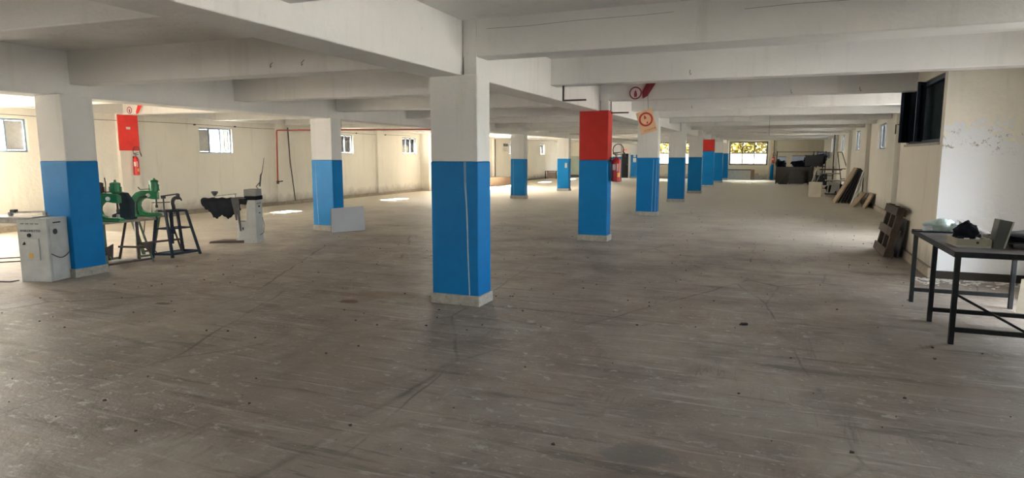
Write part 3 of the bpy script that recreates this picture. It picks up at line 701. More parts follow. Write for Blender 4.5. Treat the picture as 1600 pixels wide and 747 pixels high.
obj('backing', MB().box((0,-.38,-.25),(.02,.38,.25)), M['paper'], t); obj('printed_block', MB().box((.02,-.36,.08),(.024,.36,.24)), M['ink'], t)
for z in (-.02,-.1,-.18): obj('printed_line', MB().box((.02,-.33,z-.015),(.024,.3,z+.015)), M['mustard'], t)
t = obj('low_platform', MB().box((-14.88,30.7,0),(-13.75,33.85,.42)), M['step'], bevel=.01); tag(t, 'low brown platform against the far left wall', 'platform')
t = thing('small_table', 'small dark-framed stand with a pinkish panel at the far left', 'table', (-14.35, 42.9, 0))
obj('table_top', MB().box((-.5,-.3,.5),(.4,.3,.55)), M['blackmetal'], t)
for x in (-.45,.35):
    for y in (-.26,.26): obj('leg', MB().box((x-.03,y-.03,0),(x+.03,y+.03,.5)), M['blackmetal'], t)
obj('panel', MB().box((-.38,-.2,.04),(.30,-.17,.47)), M['pinkpanel'], t)

# ------------------------------------------------------------------ grey machine cabinet, left foreground
def Mz(a, loc=(0,0,0)): return Matrix.Translation(loc) @ Matrix.Rotation(a, 4, 'Z')
def cutting_machine():
    ang = math.atan2(5.23-5.11, -8.47+8.86)
    t = thing('press_machine_cabinet', 'grey-white enamel machine cabinet with a steel table top beside the left column', 'machine', (-8.86, 5.11, 0), ang)
    w, d, h = .408, .34, .80
    obj('cabinet_body', MB().box((0,0,0),(w,d,h)), M['cabinet'], t, bevel=.006)
    dd = obj('front_door', MB().box((.05,-.014,.28),(.29,0,.56)), M['cabinet'], t, bevel=.004)
    obj('door_latch', MB().lathe([(.012,0),(.012,.02)], (0,0,0), 12, Matrix.Translation((.10,-.014,.49)) @ Matrix.Rotation(PI/2,4,'X')).box((.075,-.02,.477),(.085,-.014,.487)).box((.09,-.02,.50),(.105,-.014,.515)), M['black'], dd)
    obj('warning_sticker', MB().box((.15,-.017,.31),(.20,-.014,.37)), M['yellow'], dd, label='faded orange warning sticker')
    obj('side_door', MB().box((w,.03,.04),(w+.012,d-.04,.72)), M['cabinet'], t, bevel=.004)
    obj('side_badge', MB().lathe([(.036,0),(.036,.004)], (0,0,0), 20, Matrix.Translation((w+.012,.11,.64)) @ Matrix.Rotation(PI/2,4,'Y')), M['ink'], t, label='round dark emblem')
    obj('vent_slot', MB().box((w+.0,.10,.745),(w+.004,.22,.76)), M['black'], t)
    for k in range(4): obj('vent_slot', MB().box((.055+.065*k,-.004,.742),(.10+.065*k,0,.75)), M['black'], t)
    obj('knob', MB().lathe([(.022,0),(.026,.006),(.022,.02)], (0,0,0), 16, Matrix.Translation((.165,0,.60)) @ Matrix.Rotation(PI/2,4,'X')), M['black'], t)
    text('lettering', 'ANKOMETTO', M['ink'], t, (.18,-.003,.655), (PI/2,0,0), .045)
    # steel table running out to the left, turned square to the cabinet
    obj('table_plate', MB().box((-.95,.03,.80),(.19,.34,.825)), M['steel'], t, bevel=.003)
    obj('table_edge', MB().box((-.95,.03,.745),(-.0,.045,.80)), M['steel'], t)
    obj('top_cover', MB().box((.20,-.005,.80),(w+.005,d+.004,.812)), M['cabinet'], t)
    obj('slide_rail', MB().bar((-.30,.24,.865),(.14,.30,.875),.02,.02).box((-.31,.22,.825),(-.27,.26,.87)).box((.12,.28,.825),(.16,.32,.87)), M['steel'], t)
    obj('rail_clamp', MB().box((-.27,.21,.87),(-.21,.27,.905)), M['black'], t)
    for z in (.30,.25): obj('tie_rod', MB().tube([(-.9,.16,z-.06),(0,.12,z)], .008, 8), M['brownleg'], t)
    cb = [(w+.012,.0+.02,.36)] + [(w+.03,.02+.30*i/8,.36-.07*math.sin(PI*i/8)+.01*i/8) for i in range(1,9)]
    obj('cable', MB().tube(cb, .006, 8), M['ink'], t, smooth=True)
    return t
cutting_machine()
t = obj('floor_cable', MB().tube([(-9.6,4.6,.008),(-9.2,4.95,.008),(-8.95,5.02,.008),(-8.87,5.08,.02)], .008, 8), M['ink'], smooth=True); tag(t, 'thin dark cable on the floor running to the grey cabinet', 'cable')

# ------------------------------------------------------------------ green presses on their stands
def stand(name, loc, rz, label, topw, topd, h, legs, bars):
    t = thing(name, label, 'work stand', loc, rz, 'iron machine stands by the left column')
    obj('stand_top', MB().box((-topw/2,-topd/2,h-.03),(topw/2,topd/2,h)), M['woodtop'], t, bevel=.004)
    for (a, b, mm) in legs: obj('leg', MB().bar(a, b, .05, .03), M[mm], t)
    for (a, b, mm) in bars: obj('cross_bar', MB().bar(a, b, .03, .03), M[mm], t)
    return t
lg = lambda h, mA, mB: [((-.30,-.18,h-.03),(-.34,-.27,0),mA), ((-.20,.18,h-.03),(-.02,.24,0),mB), ((.22,-.18,h-.03),(.36,-.25,0),mA), ((.24,.18,h-.03),(.14,.26,0),mB)]
s1 = stand('iron_work_stand', (-9.0, 6.55, 0), 1.45, 'green-legged iron stand with a greyed wooden top just right of the left column', .90, .52, .66, lg(.66,'greenleg','brownleg'),
    [((-.34,-.27,.05),(.36,-.25,.05),'brownleg'), ((-.02,.24,.05),(.14,.26,.05),'greenleg'), ((-.33,-.26,.2),(-.05,.24,.2),'brownleg'), ((.34,-.25,.22),(.14,.25,.22),'brownleg')])
obj('treadle', MB().box((-.2,-.2,.045),(.15,-.02,.07)), M['steel'], s1)
obj('leg_gusset', MB().prism([(-.36,.28),(-.22,.34),(-.24,.12)], 'y', -.27,-.25), M['brownleg'], s1)
obj('leg_gusset', MB().prism([(.36,.30),(.2,.3),(.34,.10)], 'y', -.26,-.24), M['brownleg'], s1)
s2 = stand('iron_work_stand', (-9.25, 7.30, 0), 1.35, 'second iron stand under the right-hand green press', .64, .42, .655, lg(.655,'brownleg','greenleg'),
    [((-.34,-.27,.05),(.36,-.25,.05),'greenleg'), ((-.02,.24,.05),(.14,.26,.05),'brownleg'), ((-.33,-.26,.25),(.34,-.25,.25),'brownleg')])
obj('pedal_rod', MB().tube([(-.05,.05,.63),(-.12,.0,.3),(.02,-.1,.05)], .008, 6), M['brownleg'], s2)

def c_press(name, loc, rz, label, m, head='pots'):
    """C-frame bench press, profile in local x-z, about 0.5 m high; opening towards +x"""
    t = thing(name, label, 'press machine', loc, rz)
    prof = [(-.20,0),(.20,0),(.20,.045),(.02,.055),(-.06,.09),(-.085,.16),(-.075,.22),(-.03,.27),(.03,.285),(.10,.27),(.19,.26),(.19,.37),(.12,.40),(-.05,.405),(-.12,.38),(-.19,.31),(-.205,.2)]
    obj('c_frame', MB().prism(prof, 'y', -.055, .055), M[m], t, bevel=.012)
    obj('foot_flange', MB().box((-.21,-.09,0),(.20,.09,.025)), M[m], t, bevel=.005)
    obj('ram', MB().lathe([(.022,.13),(.022,.17),(.014,.175),(.014,.30)], (.15,0,0), 14), M['blackmetal'], t)
    obj('anvil', MB().lathe([(.03,.04),(.03,.06),(.02,.065),(.02,.10)], (.15,0,0), 14), M['steel'], t)
    obj('side_boss', MB().lathe([(.03,0),(.03,.02),(.012,.03)], (0,0,0), 14, Matrix.Translation((.06,-.055,.33)) @ Matrix.Rotation(PI/2,4,'X')), M['paper'], t, label='pale round boss')
    obj('lever', MB().bar((-.06,-.03,.42),(.16,-.03,.43),.02,.012).tube([(-.06,-.03,.42),(-.09,-.03,.46)], .008, 6), M['blackmetal'], t)
    if head == 'pots':
        for x, mm in ((-.10,'maroon'), (.14,'greentool')):
            p = obj('motor_pot', MB().lathe([(.045,.40),(.065,.42),(.07,.43),(.07,.55),(.05,.56),(.02,.565),(.012,.60),(.0,.60)], (x,0,0), 16), M[mm], t, smooth=False)
            obj('pot_lug', MB().box((x-.085,-.012,.42),(x-.068,.012,.50)).box((x+.068,-.012,.42),(x+.085,.012,.50)), M[mm], p)
        obj('oil_pipe', MB().tube([(.0,0,.40),(.01,0,.55),(.0,0,.63)], .008, 6), M['blackmetal'], t)
    else:
        p = obj('motor_pot', MB().lathe([(.035,.37),(.055,.385),(.058,.40),(.058,.53),(.068,.535),(.06,.56),(.025,.575),(.015,.60),(.0,.60)], (.135,0,0), 16), M[m], t)
        obj('pot_lug', MB().box((.06,-.012,.40),(.078,.012,.50)).box((.195,-.012,.40),(.212,.012,.50)), M[m], p)
        obj('air_hose', MB().tube([(.06,-.07,.32),(-.05,-.09,.30),(-.11,-.08,.22),(-.12,-.06,.1),(-.1,-.06,.02)], .014, 8), M['black'], t, smooth=True)
    return t
c_press('bench_press', (-8.88, 6.33, .66), .45, 'green bench press with two motor pots, partly behind the left column', 'greentool', 'pots')
t = thing('bench_press', 'dark navy bench press standing right behind the two-pot green one', 'press machine', (-9.02, 6.66, .66), .45)
obj('c_frame', MB().prism([(-.12,0),(.16,0),(.16,.08),(.17,.25),(.09,.39),(-.03,.41),(-.06,.36),(-.02,.28),(.0,.16),(-.06,.09),(-.12,.07)], 'y', -.06, .06), M['navytool'], t, bevel=.012)
obj('side_plate', MB().box((.03,-.07,.2),(.13,-.06,.33)), M['navytool'], t, bevel=.004)
obj('foot_flange', MB().box((-.13,-.085,0),(.17,.085,.02)), M['navytool'], t)
c_press('bench_press', (-9.15, 7.17, .655), .55, 'green bench press with a single motor pot on the right-hand stand', 'greentool', 'single')
t = obj('wire_frame', MB().tube([(-.16,0,0),(-.15,0,.18),(.16,0,.18),(.17,0,0)], .009, 8).tube([(.02,0,.18),(.02,.0,.06)], .008, 6), M['brownleg']); t.location = (-9.35, 7.62, .655); t.rotation_euler = (0,0,.9)
tag(t, 'small brown bent-rod frame behind the right-hand green press', 'rod frame')
obj('foot', MB().box((-.19,-.02,-.012),(.2,.02,.003)), M['brownleg'], t)

# blue four-legged stand with last-holder
t = thing('blue_iron_stand', 'tall dark blue four-legged iron stand with a black hook tool on top', 'work stand', (-8.90, 7.40, 0), 0)
h = .73
top = [(-.20,-.17), (.02,-.22), (.22,.15), (0,.2)]
foot = [(-.17,-.24), (.13,-.29), (.30,.27), (.0,.28)]
top = [(-.17,-.12), (.05,-.14), (.17,.14), (-.05,.16)]; foot = [(-.10,-.30), (.19,-.18), (.22,.32), (-.06,.24)]
for (a, b), (c_, d_) in zip(top, foot): obj('leg', MB().bar((a,b,h), (c_,d_,0), .035, .035), M['navytool'], t)
fr = MB(); mid = MB(); lowb = MB()
for i in range(4):
    a, b = top[i], top[(i+1)%4]; fr.bar((*a,h),(*b,h),.04,.03)
    f = .38; m_ = [tuple(top[k][j]+(foot[k][j]-top[k][j])*f for j in (0,1)) for k in (i,(i+1)%4)]; mid.bar((*m_[0],h*(1-f)),(*m_[1],h*(1-f)),.02,.02)
    f = .92; m_ = [tuple(top[k][j]+(foot[k][j]-top[k][j])*f for j in (0,1)) for k in (i,(i+1)%4)]; lowb.bar((*m_[0],h*(1-f)),(*m_[1],h*(1-f)),.025,.035)
obj('top_frame', fr, M['navytool'], t); obj('middle_brace', mid, M['navytool'], t); obj('low_brace', lowb, M['navytool'], t)
obj('top_plate', MB().box((-.12,-.12,h),(.12,.12,h+.015), Mz(.6)), M['navytool'], t)
obj('center_spindle', MB().lathe([(.02,.2),(.022,.35),(.05,.36),(.05,.42),(.03,.44),(.03,h)], (0,0,0), 12), M['navytool'], t)
hk = obj('hook_tool', MB().tube([(.0,.06+.0,h+.02)] + [(.0,.13-.09*math.cos(a),h+.12+.085*math.sin(a)) for a in [PI*-.15+PI*1.05*i/10 for i in range(11)][::1]], [.03,.03,.03,.03,.03,.03,.028,.026,.022,.02,.015,.01], 10), M['blackmetal'], t, smooth=True)
obj('tool_post', MB().tube([(0,-.12,h),(0,-.12,h+.24)], .012, 8).box((-.02,-.15,h+.2),(.02,-.09,h+.25)), M['blackmetal'], t)
obj('tool_arm', MB().bar((0,-.14,h+.24),(0,.16,h+.26),.02,.02).box((-.02,.13,h+.17),(.02,.17,h+.26)), M['blackmetal'], t)

# ------------------------------------------------------------------ grey machine with black cloth
ang = math.atan2(9.26-8.98, 8.78-8.78+.0001) 
t = thing('cloth_draped_machine', 'grey-white upright machine with a black cloth over its long arm', 'machine', (-9.02, 9.02, 0), math.radians(20))
obj('cabinet_body', MB().prism([(-.10,.06),(.24,.06),(.24,.79),(.10,.79),(.07,.70),(.06,.42),(-.10,.40)], 'y', -.0, .30), M['cabinet'], t, bevel=.006)
obj('cabinet_foot', MB().box((-.15,-.01,0),(.245,.31,.06)), M['cabinet'], t, bevel=.004)
obj('lower_cabinet', MB().box((-.12,.002,.06),(.10,.298,.40)), M['cabinet'], t, bevel=.004)
obj('handle_slot', MB().box((-.08,-.006,.40),(.04,.004,.412)).box((-.02,-.008,.24),(-.0,.003,.29)), M['black'], t)
obj('side_door', MB().box((.24,.05,.2),(.25,.25,.62)), M['cabinet'], t, bevel=.003)
obj('knob', MB().lathe([(.018,0),(.016,.02)], (0,0,0), 12, Matrix.Translation((.24,.14,.67)) @ Matrix.Rotation(PI/2,4,'Y')).lathe([(.013,0),(.012,.015)], (0,0,0), 12, Matrix.Translation((.25,.13,.55)) @ Matrix.Rotation(PI/2,4,'Y')), M['black'], t)
text('lettering', 'ANKOMETTO', M['ink'], t, (.243,.15,.725), (PI/2,0,PI/2), .032)
obj('motor_box', MB().box((.02,.02,.86),(.25,.28,.99)), M['boxgrey'], t, bevel=.01)
obj('dark_collar', MB().box((.03,.01,.79),(.26,.29,.865)), M['cloth_dark'], t, bevel=.008)
obj('arm', MB().prism([(-.75,.76),(-.70,.80),(.05,.82),(.05,.70),(-.2,.72),(-.70,.74)], 'y', .06, .24), M['blackmetal'], t, bevel=.008)
gd = MB(); nx, nz_ = 26, 8
for j in range(2):
    yy = .02 if j == 0 else .27
for i in range(nx):
    x = -.78 + .62*i/(nx-1)
    drop = (.06 + .26*min(1,(i/9.0))) * (1 if i < nx-1 else .9) + .03*math.sin(i*.7)+.012*math.sin(i*2.3)
    ring_ = []
    for k in range(nz_): ring_.append((x + .004*math.sin(k*1.3+i*.7), .0 + .004*math.sin(i*.8+k*.5), .80 - drop*(1-k/(nz_-1)) ))
    for k in range(4): ring_.append((x, .05+.05*k, .822 + .008*math.sin(i*.9+k)))
    for k in range(nz_): ring_.append((x + .012*math.sin(k*1.1+i), .27 + .012*math.sin(i*1.3+k*.6), .80 - drop*.8*(k/(nz_-1))))
    gd.v += ring_
L_ = nz_*2+4
gd.f = [(i*L_+k, i*L_+k+1, (i+1)*L_+k+1, (i+1)*L_+k) for i in range(nx-1) for k in range(L_-1)]
cl = obj('draped_cloth', gd, M['cloth_dark'], t, smooth=True); sm = cl.modifiers.new('solid','SOLIDIFY'); sm.thickness = .008
st = MB()
for (x0, w_, zb) in ((-.17,.09,.30), (-.10,.07,.10)):
    for side in (-.012,):
        st.hexa([(x0+.04,side-.008,zb),(x0+.04+w_*.3,side-.008,zb),(x0+.04+w_*.3,side+.004,zb),(x0+.04,side+.004,zb)], [(x0-.03,side-.012,.83),(x0-.03+w_,side-.012,.83),(x0-.03+w_,side+.01,.83),(x0-.03,side+.01,.83)])
st.v = [(x, y, z+.12) if z < .5 else (x,y,z) for x,y,z in st.v]
obj('grey_strap', st, M['cloth_grey'], t, label='grey cloth strips hanging over the arm')
obj('top_cover_cloth', MB().box((-.20,-.02,.815),(.06,.28,.835)), M['cloth_grey'], t, bevel=.008)
obj('lamp_arm', MB().bar((-.54,.1,.86),(-.16,.12,.90),.025,.02).tube([(-.56,.1,.80),(-.56,.1,.88)], .008, 8).tube([(-.18,.12,.82),(-.18,.12,.9)], .01, 8), M['steel'], t)
obj('lamp_head', MB().lathe([(.02,.86),(.035,.885),(.06,.92),(.058,.945),(.0,.95)], (-.56,.1,0), 16), M['ink'], t, smooth=True)
obj('supply_cable', MB().tube([(.20,.28,.97),(.15,.28,1.03),(.22,.27,1.10),(.22,.28,1.03),(.25,.28,1.24),(.27,.3,1.30),(.30,.34,1.56)], [.008,.008,.012,.014,.014,.006,.004], 8), M['ink'], t, smooth=True)
obj('floor_plate', MB().hexa([(-.62,-.10,0),(.0,-.02,0),(.05,.20,0),(-.52,.24,0)], [(-.60,-.09,.035),(.0,-.01,.05),(.05,.20,.05),(-.50,.24,.035)]), M['brownleg'], t, label='rusty foot plate')
obj('side_cable', MB().tube([(.25,.26,.45),(.27,.28,.3),(.27,.24,.17),(.245,.15,.13)], .006, 8), M['ink'], t, smooth=True)

# leaning pale board at the second left column
t = thing('leaning_board', 'pale grey laminate board leaning on the foot of a left-row column', 'board', (-8.52, 10.93, .0), 0)
b0, b1 = Vector((0,-.02,0)), Vector((.36,.66,.0)); t0, t1 = Vector((-.12,.16,.49)), Vector((.20,.84,.50))
nrm = (b1-b0).cross(t0-b0).normalized()*.018
obj('panel', MB().hexa([b0,b1,t1,t0], [p+nrm for p in (b0,b1,t1,t0)]), M['palepanel'], t)
obj('edge_strip', MB().bar(b0-nrm*.2, t0-nrm*.2, .02, .024), M['board_brown'], t, label='brown raw edge')

# ------------------------------------------------------------------ workbench, right foreground
t = thing('iron_workbench', 'dark iron-framed workbench with a stained top by the white wall', 'table', (1.45, 6.33, 0))
TW, TL, TH = 1.05, 1.80, .80
obj('table_top', MB().box((.0,.0,TH-.025),(TW,TL,TH)), M['table_top'], t, bevel=.003)
obj('edge_iron', MB().box((-.01,-.01,TH-.045),(.0,TL+.01,TH+.002)).box((0,-.01,TH-.045),(TW,.0,TH+.002)).box((0,TL,TH-.045),(TW,TL+.01,TH+.002)).box((TW,-.01,TH-.045),(TW+.01,TL+.01,TH+.002)), M['table_iron'], t)
for x in (.025, TW-.125):
    for y in (.02, .84, 1.75):
        if x > .5 and y == .84: continue
        l_ = obj('leg', MB().box((x-.02,y-.02,0),(x+.02,y+.02,TH-.03)), M['table_iron'], t, bevel=.003)
for y, z in ((.02,.13), (.84,.12), (1.75,.14)):
    obj('cross_rail', MB().box((.04,y-.015,z-.02),(TW-.12,y+.015,z+.02)), M['table_iron'], t)
obj('diagonal_brace', MB().bar((.04,.04,.43),(.60,.04,.12),.03,.02), M['table_iron'], t)
# plastic bag
t = thing('plastic_bag', 'crumpled pale green and white plastic bag on the workbench end', 'bag', (1.68, 7.98, .80))
obj('bag_body', MB().blob((0,0,.06), (.15,.10,.08), 3, .35, 2.6, 22, 14, 0.002), M['plastic'], t, smooth=True)
obj('bag_mouth', MB().blob((.13,-.06,.04), (.07,.06,.06), 8, .6, 3, 16, 10, 0.002), M['bluewhite'], t, smooth=True, label='white printed end of the bag')
obj('bag_tail', MB().blob((-.12,-.01,.03), (.06,.07,.035), 5, .6, 3, 14, 9, 0.001), M['bluewhite'], t, smooth=True)
t = obj('dark_cloth_strip', MB().blob((1.62,7.86,.805),(.22,.035,.008), 2, .4, 3, 16, 8, .801), M['cloth_dark'], smooth=True); tag(t, 'thin dark cloth strip lying beside the plastic bag', 'cloth')
# open drawer box
t = thing('open_case', 'open dusty beige box with a dark hole in its side on the workbench', 'box', (1.53, 6.67, .80), math.radians(3))
w, d, h = .26, .30, .075
obj('case_body', MB().box((0,0,0),(w,d,.008)).box((0,0,.008),(w,.012,h)).box((0,d-.012,.008),(w,d,h)).box((0,.012,.008),(.012,d-.012,h)).box((w-.012,.012,.008),(w,d-.012,h)), M['drawer'], t, bevel=.002)
obj('base_flange', MB().box((.0,-.014,0),(w-.01,-.0,.016)), M['mid_edge'], t)
obj('round_hole', MB().lathe([(.011,0),(.011,.002)], (0,0,0), 14, Matrix.Translation((.155,-.0005,.045)) @ Matrix.Rotation(PI/2,4,'X')), M['black'], t)
obj('inner_partition', MB().box((.165,.02,.01),(.175,.28,.085)), M['bluewhite'], t)
t = thing('black_bundle', 'black bundled gear lying in the open beige box', 'bundle', (1.62, 6.80, .81))
obj('bundle_body', MB().blob((.01,.03,.095),(.095,.085,.10), 4, .5, 2.4, 18, 12), M['cloth_dark'], t, smooth=True)
obj('buckle', MB().box((-.03,-.078,.07),(.01,-.07,.085), Matrix.Rotation(.2,4,'X')), M['paper'], t)
obj('cable_loop', MB().tube([(.06,-.02,.06),(.10,-.04,.10),(.12,.02,.08),(.09,.06,.05)], .008, 8), M['black'], t, smooth=True)
t = obj('thin_strip', MB().bar((1.74,7.55,.965),(1.835,6.94,.90),.05,.008), M['whitestrip']); tag(t, 'long off-white strip lying across the open beige box', 'strip')
obj('inner_edge', MB().bar((1.755,7.54,.955),(1.85,6.95,.89),.03,.012), M['brownleg'], t)
t = obj('white_foam_tray', MB().box((0,0,0),(.09,.62,.05)).box((.02,.05,.05),(.08,.08,.085)).box((.02,.55,.05),(.08,.60,.15)).box((.02,.12,.05),(.08,.15,.085)), M['drawer'], bevel=.004); t.location = (1.79, 6.97, .80); t.rotation_euler = (0,0,.12); tag(t, 'long beige ribbed tray behind the open box', 'tray')
# upright panel
t = thing('upright_panel', 'dark grey-green rectangular panel standing on edge on the workbench', 'panel', (1.835, 6.69, .80), .15)
obj('panel', MB().prism([(-.035,0),(.045,0),(.10,.235),(.0,.255)], 'y', 0, .10), M['darkgreenbox'], t, bevel=.002)
obj('pale_edge', MB().bar((.05,.0,.0),(.104,.0,.235),.008,.012), M['mid_edge'], t)
# clothes bundle
t = thing('folded_cloth_pile', 'pile of folded dark grey cloths at the right end of the workbench', 'cloth pile', (2.12, 6.86, .80))
for k, (dx, dz, mm) in enumerate(((0,.03,'cloth_grey'), (.02,.075,'cloth_dark'), (-.01,.115,'cloth_grey'))):
    obj('cloth', MB().blob((dx,0,dz),(.20-.01*k,.16,.032), 11+k, .3, 2.2, 20, 10, .001), M[mm], t, smooth=True)
obj('rolled_edge', MB().tube([(-.16,-.13,.02),(0,-.16,.04),(.16,-.13,.03)], .022, 8), M['cloth_grey'], t, smooth=True)
# cream board at the far right foot of the bench
t = obj('cream_board', MB().hexa([(2.36,7.86,0),(2.75,7.6,0),(2.77,7.63,0),(2.38,7.89,0)], [(2.44,8.05,.33),(2.83,7.8,.45),(2.85,7.82,.45),(2.46,8.07,.33)]), M['whitebox']); tag(t, 'cream board leaning beyond the workbench at the right edge', 'board')

# fallen flakes and damp at the block foot
fl = MB(); rr = random.Random(5)
for i in range(150):
    x = 1.75 + rr.random()*1.25; y = 9.72 - abs(rr.gauss(0,.18)) ; s = rr.uniform(.008,.04)*(1.6 if rr.random()<.15 else 1); a = rr.random()*6
    p = [(x+s*math.cos(a+k*1.4)*rr.uniform(.7,1.1), y+s*math.sin(a+k*1.4)*.8) for k in range(4)]
    fl.prism(p, 'z', .001, .004+rr.random()*.008)
o = obj('plaster_flakes', fl, M['flake'], kind='stuff'); tag(o, 'white plaster flakes scattered at the foot of the peeling wall', 'debris')
fl = MB()
for i in range(420):
    x = rr.uniform(-8,1.8); y = rr.uniform(2.0,20); s = rr.uniform(.004,.014); a = rr.random()*6
    fl.prism([(x+s*math.cos(a+k*2.1), y+s*math.sin(a+k*2.1)) for k in range(3)], 'z', 0, .003+s*.5)
o = obj('floor_grit', fl, M['brownleg'], kind='stuff'); tag(o, 'dark grit and small chips scattered over the floor', 'debris')
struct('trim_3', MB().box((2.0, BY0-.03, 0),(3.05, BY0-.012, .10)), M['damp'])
t = obj('stray_rubber_piece', MB().box((-.028,-.02,0),(.03,.02,.022)).box((-.045,-.01,0),(-.028,.01,.012)), M['black'], bevel=.004); t.location = (-.19,6.34,0); t.rotation_euler = (0,0,.5)
tag(t, 'small black block lying alone on the open floor', 'debris')

# ------------------------------------------------------------------ pallets against the block
def pallet(loc, rz, lean, label, L=1.15, H=.80):
    t = thing('wooden_pallet', label, 'pallet', loc, rz, 'old pallets by the right-hand wall')
    Rl = Matrix.Rotation(lean, 4, 'Y')
    def pb(a, b): m = MB().box(a, b); m.v = [tuple(Rl @ Vector(p)) for p in m.v]; return m
    for z in (0, .33, .66): obj('deck_board', pb((-.13,0,z),(-.11,L,z+.13)), M['pallet'], t)
    for y in (.05, .5, .98): obj('stringer', pb((-.11,y,0),(-.02,y+.09,H)), M['pallet'], t)
    for z in (0, .34, .67): obj('back_board', pb((-.02,0,z),(0,L,z+.11)), M['pallet'], t)
    return t
pallet((1.79,11.42,0), 0, .20, 'old wooden pallet tipped on its long edge against the projecting wall')
t = obj('dark_crate_board', MB().hexa([(1.86,11.5,0),(1.88,11.5,0),(1.88,12.6,0),(1.86,12.6,0)], [(1.965,11.5,.6),(1.985,11.5,.6),(1.985,12.6,.6),(1.965,12.6,.6)]), M['board_dark']); tag(t, 'dark board between the tipped pallet and the wall', 'board')

# ------------------------------------------------------------------ boards leaning on the right wall
def lean_board(xb, y0, y1, xt, zt, th, m, label, zb=0, name='leaning_board', group=None):
    t = obj(name, MB().hexa([(xb,y0,zb),(xb,y1,zb),(xb+th,y1,zb),(xb+th,y0,zb)], [(xt,y0,zt),(xt,y1,zt),(xt+th,y1,zt-.01),(xt+th,y0,zt-.01)]), M[m], bevel=.004)
    tag(t, label, 'board', group); return t
lean_board(1.98, 24.35, 25.35, 2.59, 1.20, .06, 'board_brown', 'brown chipboard panel, outermost of the stack leaning on the right wall')
lean_board(2.10, 24.3, 25.3, 2.67, 1.19, .02, 'board_dark', 'black laminate panel behind the brown chipboard one')
for k in range(4):
    lean_board(2.21+.09*k, 24.25-.06*k, 25.2, 2.70+.0*k + .012*k, 1.17-.02*k, .012, 'board_dark', '%s black laminate panel of the leaning stack on the right wall' % ['leftmost steep','second steep','third steep','rightmost steep'][k], group='black panels in the leaning stack')
for k, x in enumerate((2.42, 2.50)):
    t = obj('white_batten', MB().bar((x,23.75-.05*k,0),(2.74,23.95,1.08-.08*k),.05,.03), M['whitestrip']); tag(t, ['longer off-white batten leaning at the front of the black panels','shorter off-white batten leaning beside the longer one'][k], 'batten')
lean_board(2.38, 22.8, 23.9, 2.72, .44, .04, 'board_brown', 'small brown board leaning low on the right wall, farther one')
lean_board(2.62, 22.1, 22.9, 2.84, .46, .04, 'board_brown', 'small brown board leaning low on the right wall, nearest one')

# cream open box
t = thing('open_cream_box', 'cream upright box with an open top on the floor before the stacked stools', 'box', (1.30, 27.75, 0), -.15)
w, d, h = .46, .5, .57
obj('box_body', MB().box((0,0,0),(w,d,.02)).box((0,0,.02),(w,.02,h)).box((0,d-.02,.02),(w,d,h)).box((0,.02,.02),(.02,d-.02,h)).box((w-.02,.02,.02),(w,d-.02,h)), M['whitebox'], t)
obj('contents', MB().box((.04,.04,.45),(w-.04,d-.04,.53)), M['board_brown'], t)
# low table with pale splayed legs
t = thing('low_iron_table', 'low table with pale grey splayed legs beside the leaning boards', 'table', (2.0, 28.6, 0))
obj('table_top', MB().box((-.05,-.2,.60),(.80,.4,.64)), M['steel'], t)
for x0, x1 in ((.08,.0), (.22,.12), (.42,.44), (.62,.72)): obj('leg', MB().bar((x0,-.15,.6),(x1,-.18,0),.05,.03), M['whitestrip'], t)
obj('side_plate', MB().prism([(.24,.56),(.42,.56),(.48,.1),(.36,.1),(.34,.25),(.26,.1),(.14,.1)], 'y', -.17, -.15), M['whitestrip'], t)
obj('low_shelf', MB().box((-.05,-.2,.06),(.75,.35,.12)), M['rackpanel'], t)
t = thing('dark_sack', 'dark sack slumped under the low table', 'sack', (2.3, 28.75, .125)); obj('sack_body', MB().blob((0,0,.16),(.34,.16,.17), 6, .4, 2, 16, 10, 0), M['cloth_dark'], t, smooth=True)
obj('sack_neck', MB().blob((.2,0,.3),(.08,.08,.06), 9, .4, 2, 12, 8), M['cloth_dark'], t, smooth=True)

# brown shelf stand behind
t = thing('shelf_stand', 'dark stand with brown shelf boards behind the cream box', 'shelf', (1.55, 31, 0))
for x in (0, .42, .84):
    obj('post', MB().box((x-.02,-.02,0),(x+.02,.02,1.15)), M['rackiron'], t)
obj('shelf_board', MB().box((.3,-.3,.98),(1.15,.25,1.04)), M['pallet'], t); obj('shelf_board', MB().box((.3,-.3,.82),(1.1,.25,.86)), M['steel'], t)
obj('leaning_rod', MB().bar((.0,-.3,.45),(.22,-.2,1.15),.035), M['whitestrip'], t); obj('leaning_rod', MB().bar((.18,-.3,.45),(.42,-.2,1.05),.035), M['steel'], t)
for z in (.2,.5,.75): obj('rail', MB().box((-.02,-.01,z-.015),(.86,.01,z+.015)), M['rackiron'], t)
t = thing('angled_rack', 'tall angled black iron rack standing against the right wall', 'rack', (2.45, 30.6, 0))
obj('post', MB().bar((.03,0,1.75),(.22,0,.6),.03).bar((.22,0,.6),(.22,0,0),.03), M['rackiron'], t)
obj('post', MB().bar((.20,0,1.75),(.42,0,1.05),.03).bar((.42,0,1.05),(.41,0,0),.03), M['rackiron'], t)
for (a, b) in (((.03,0,1.75),(.20,0,1.75)), ((.2,0,1.05),(.42,0,1.05)), ((.22,0,.62),(.41,0,.62))): obj('rail', MB().bar(a, b, .03), M['rackiron'], t)

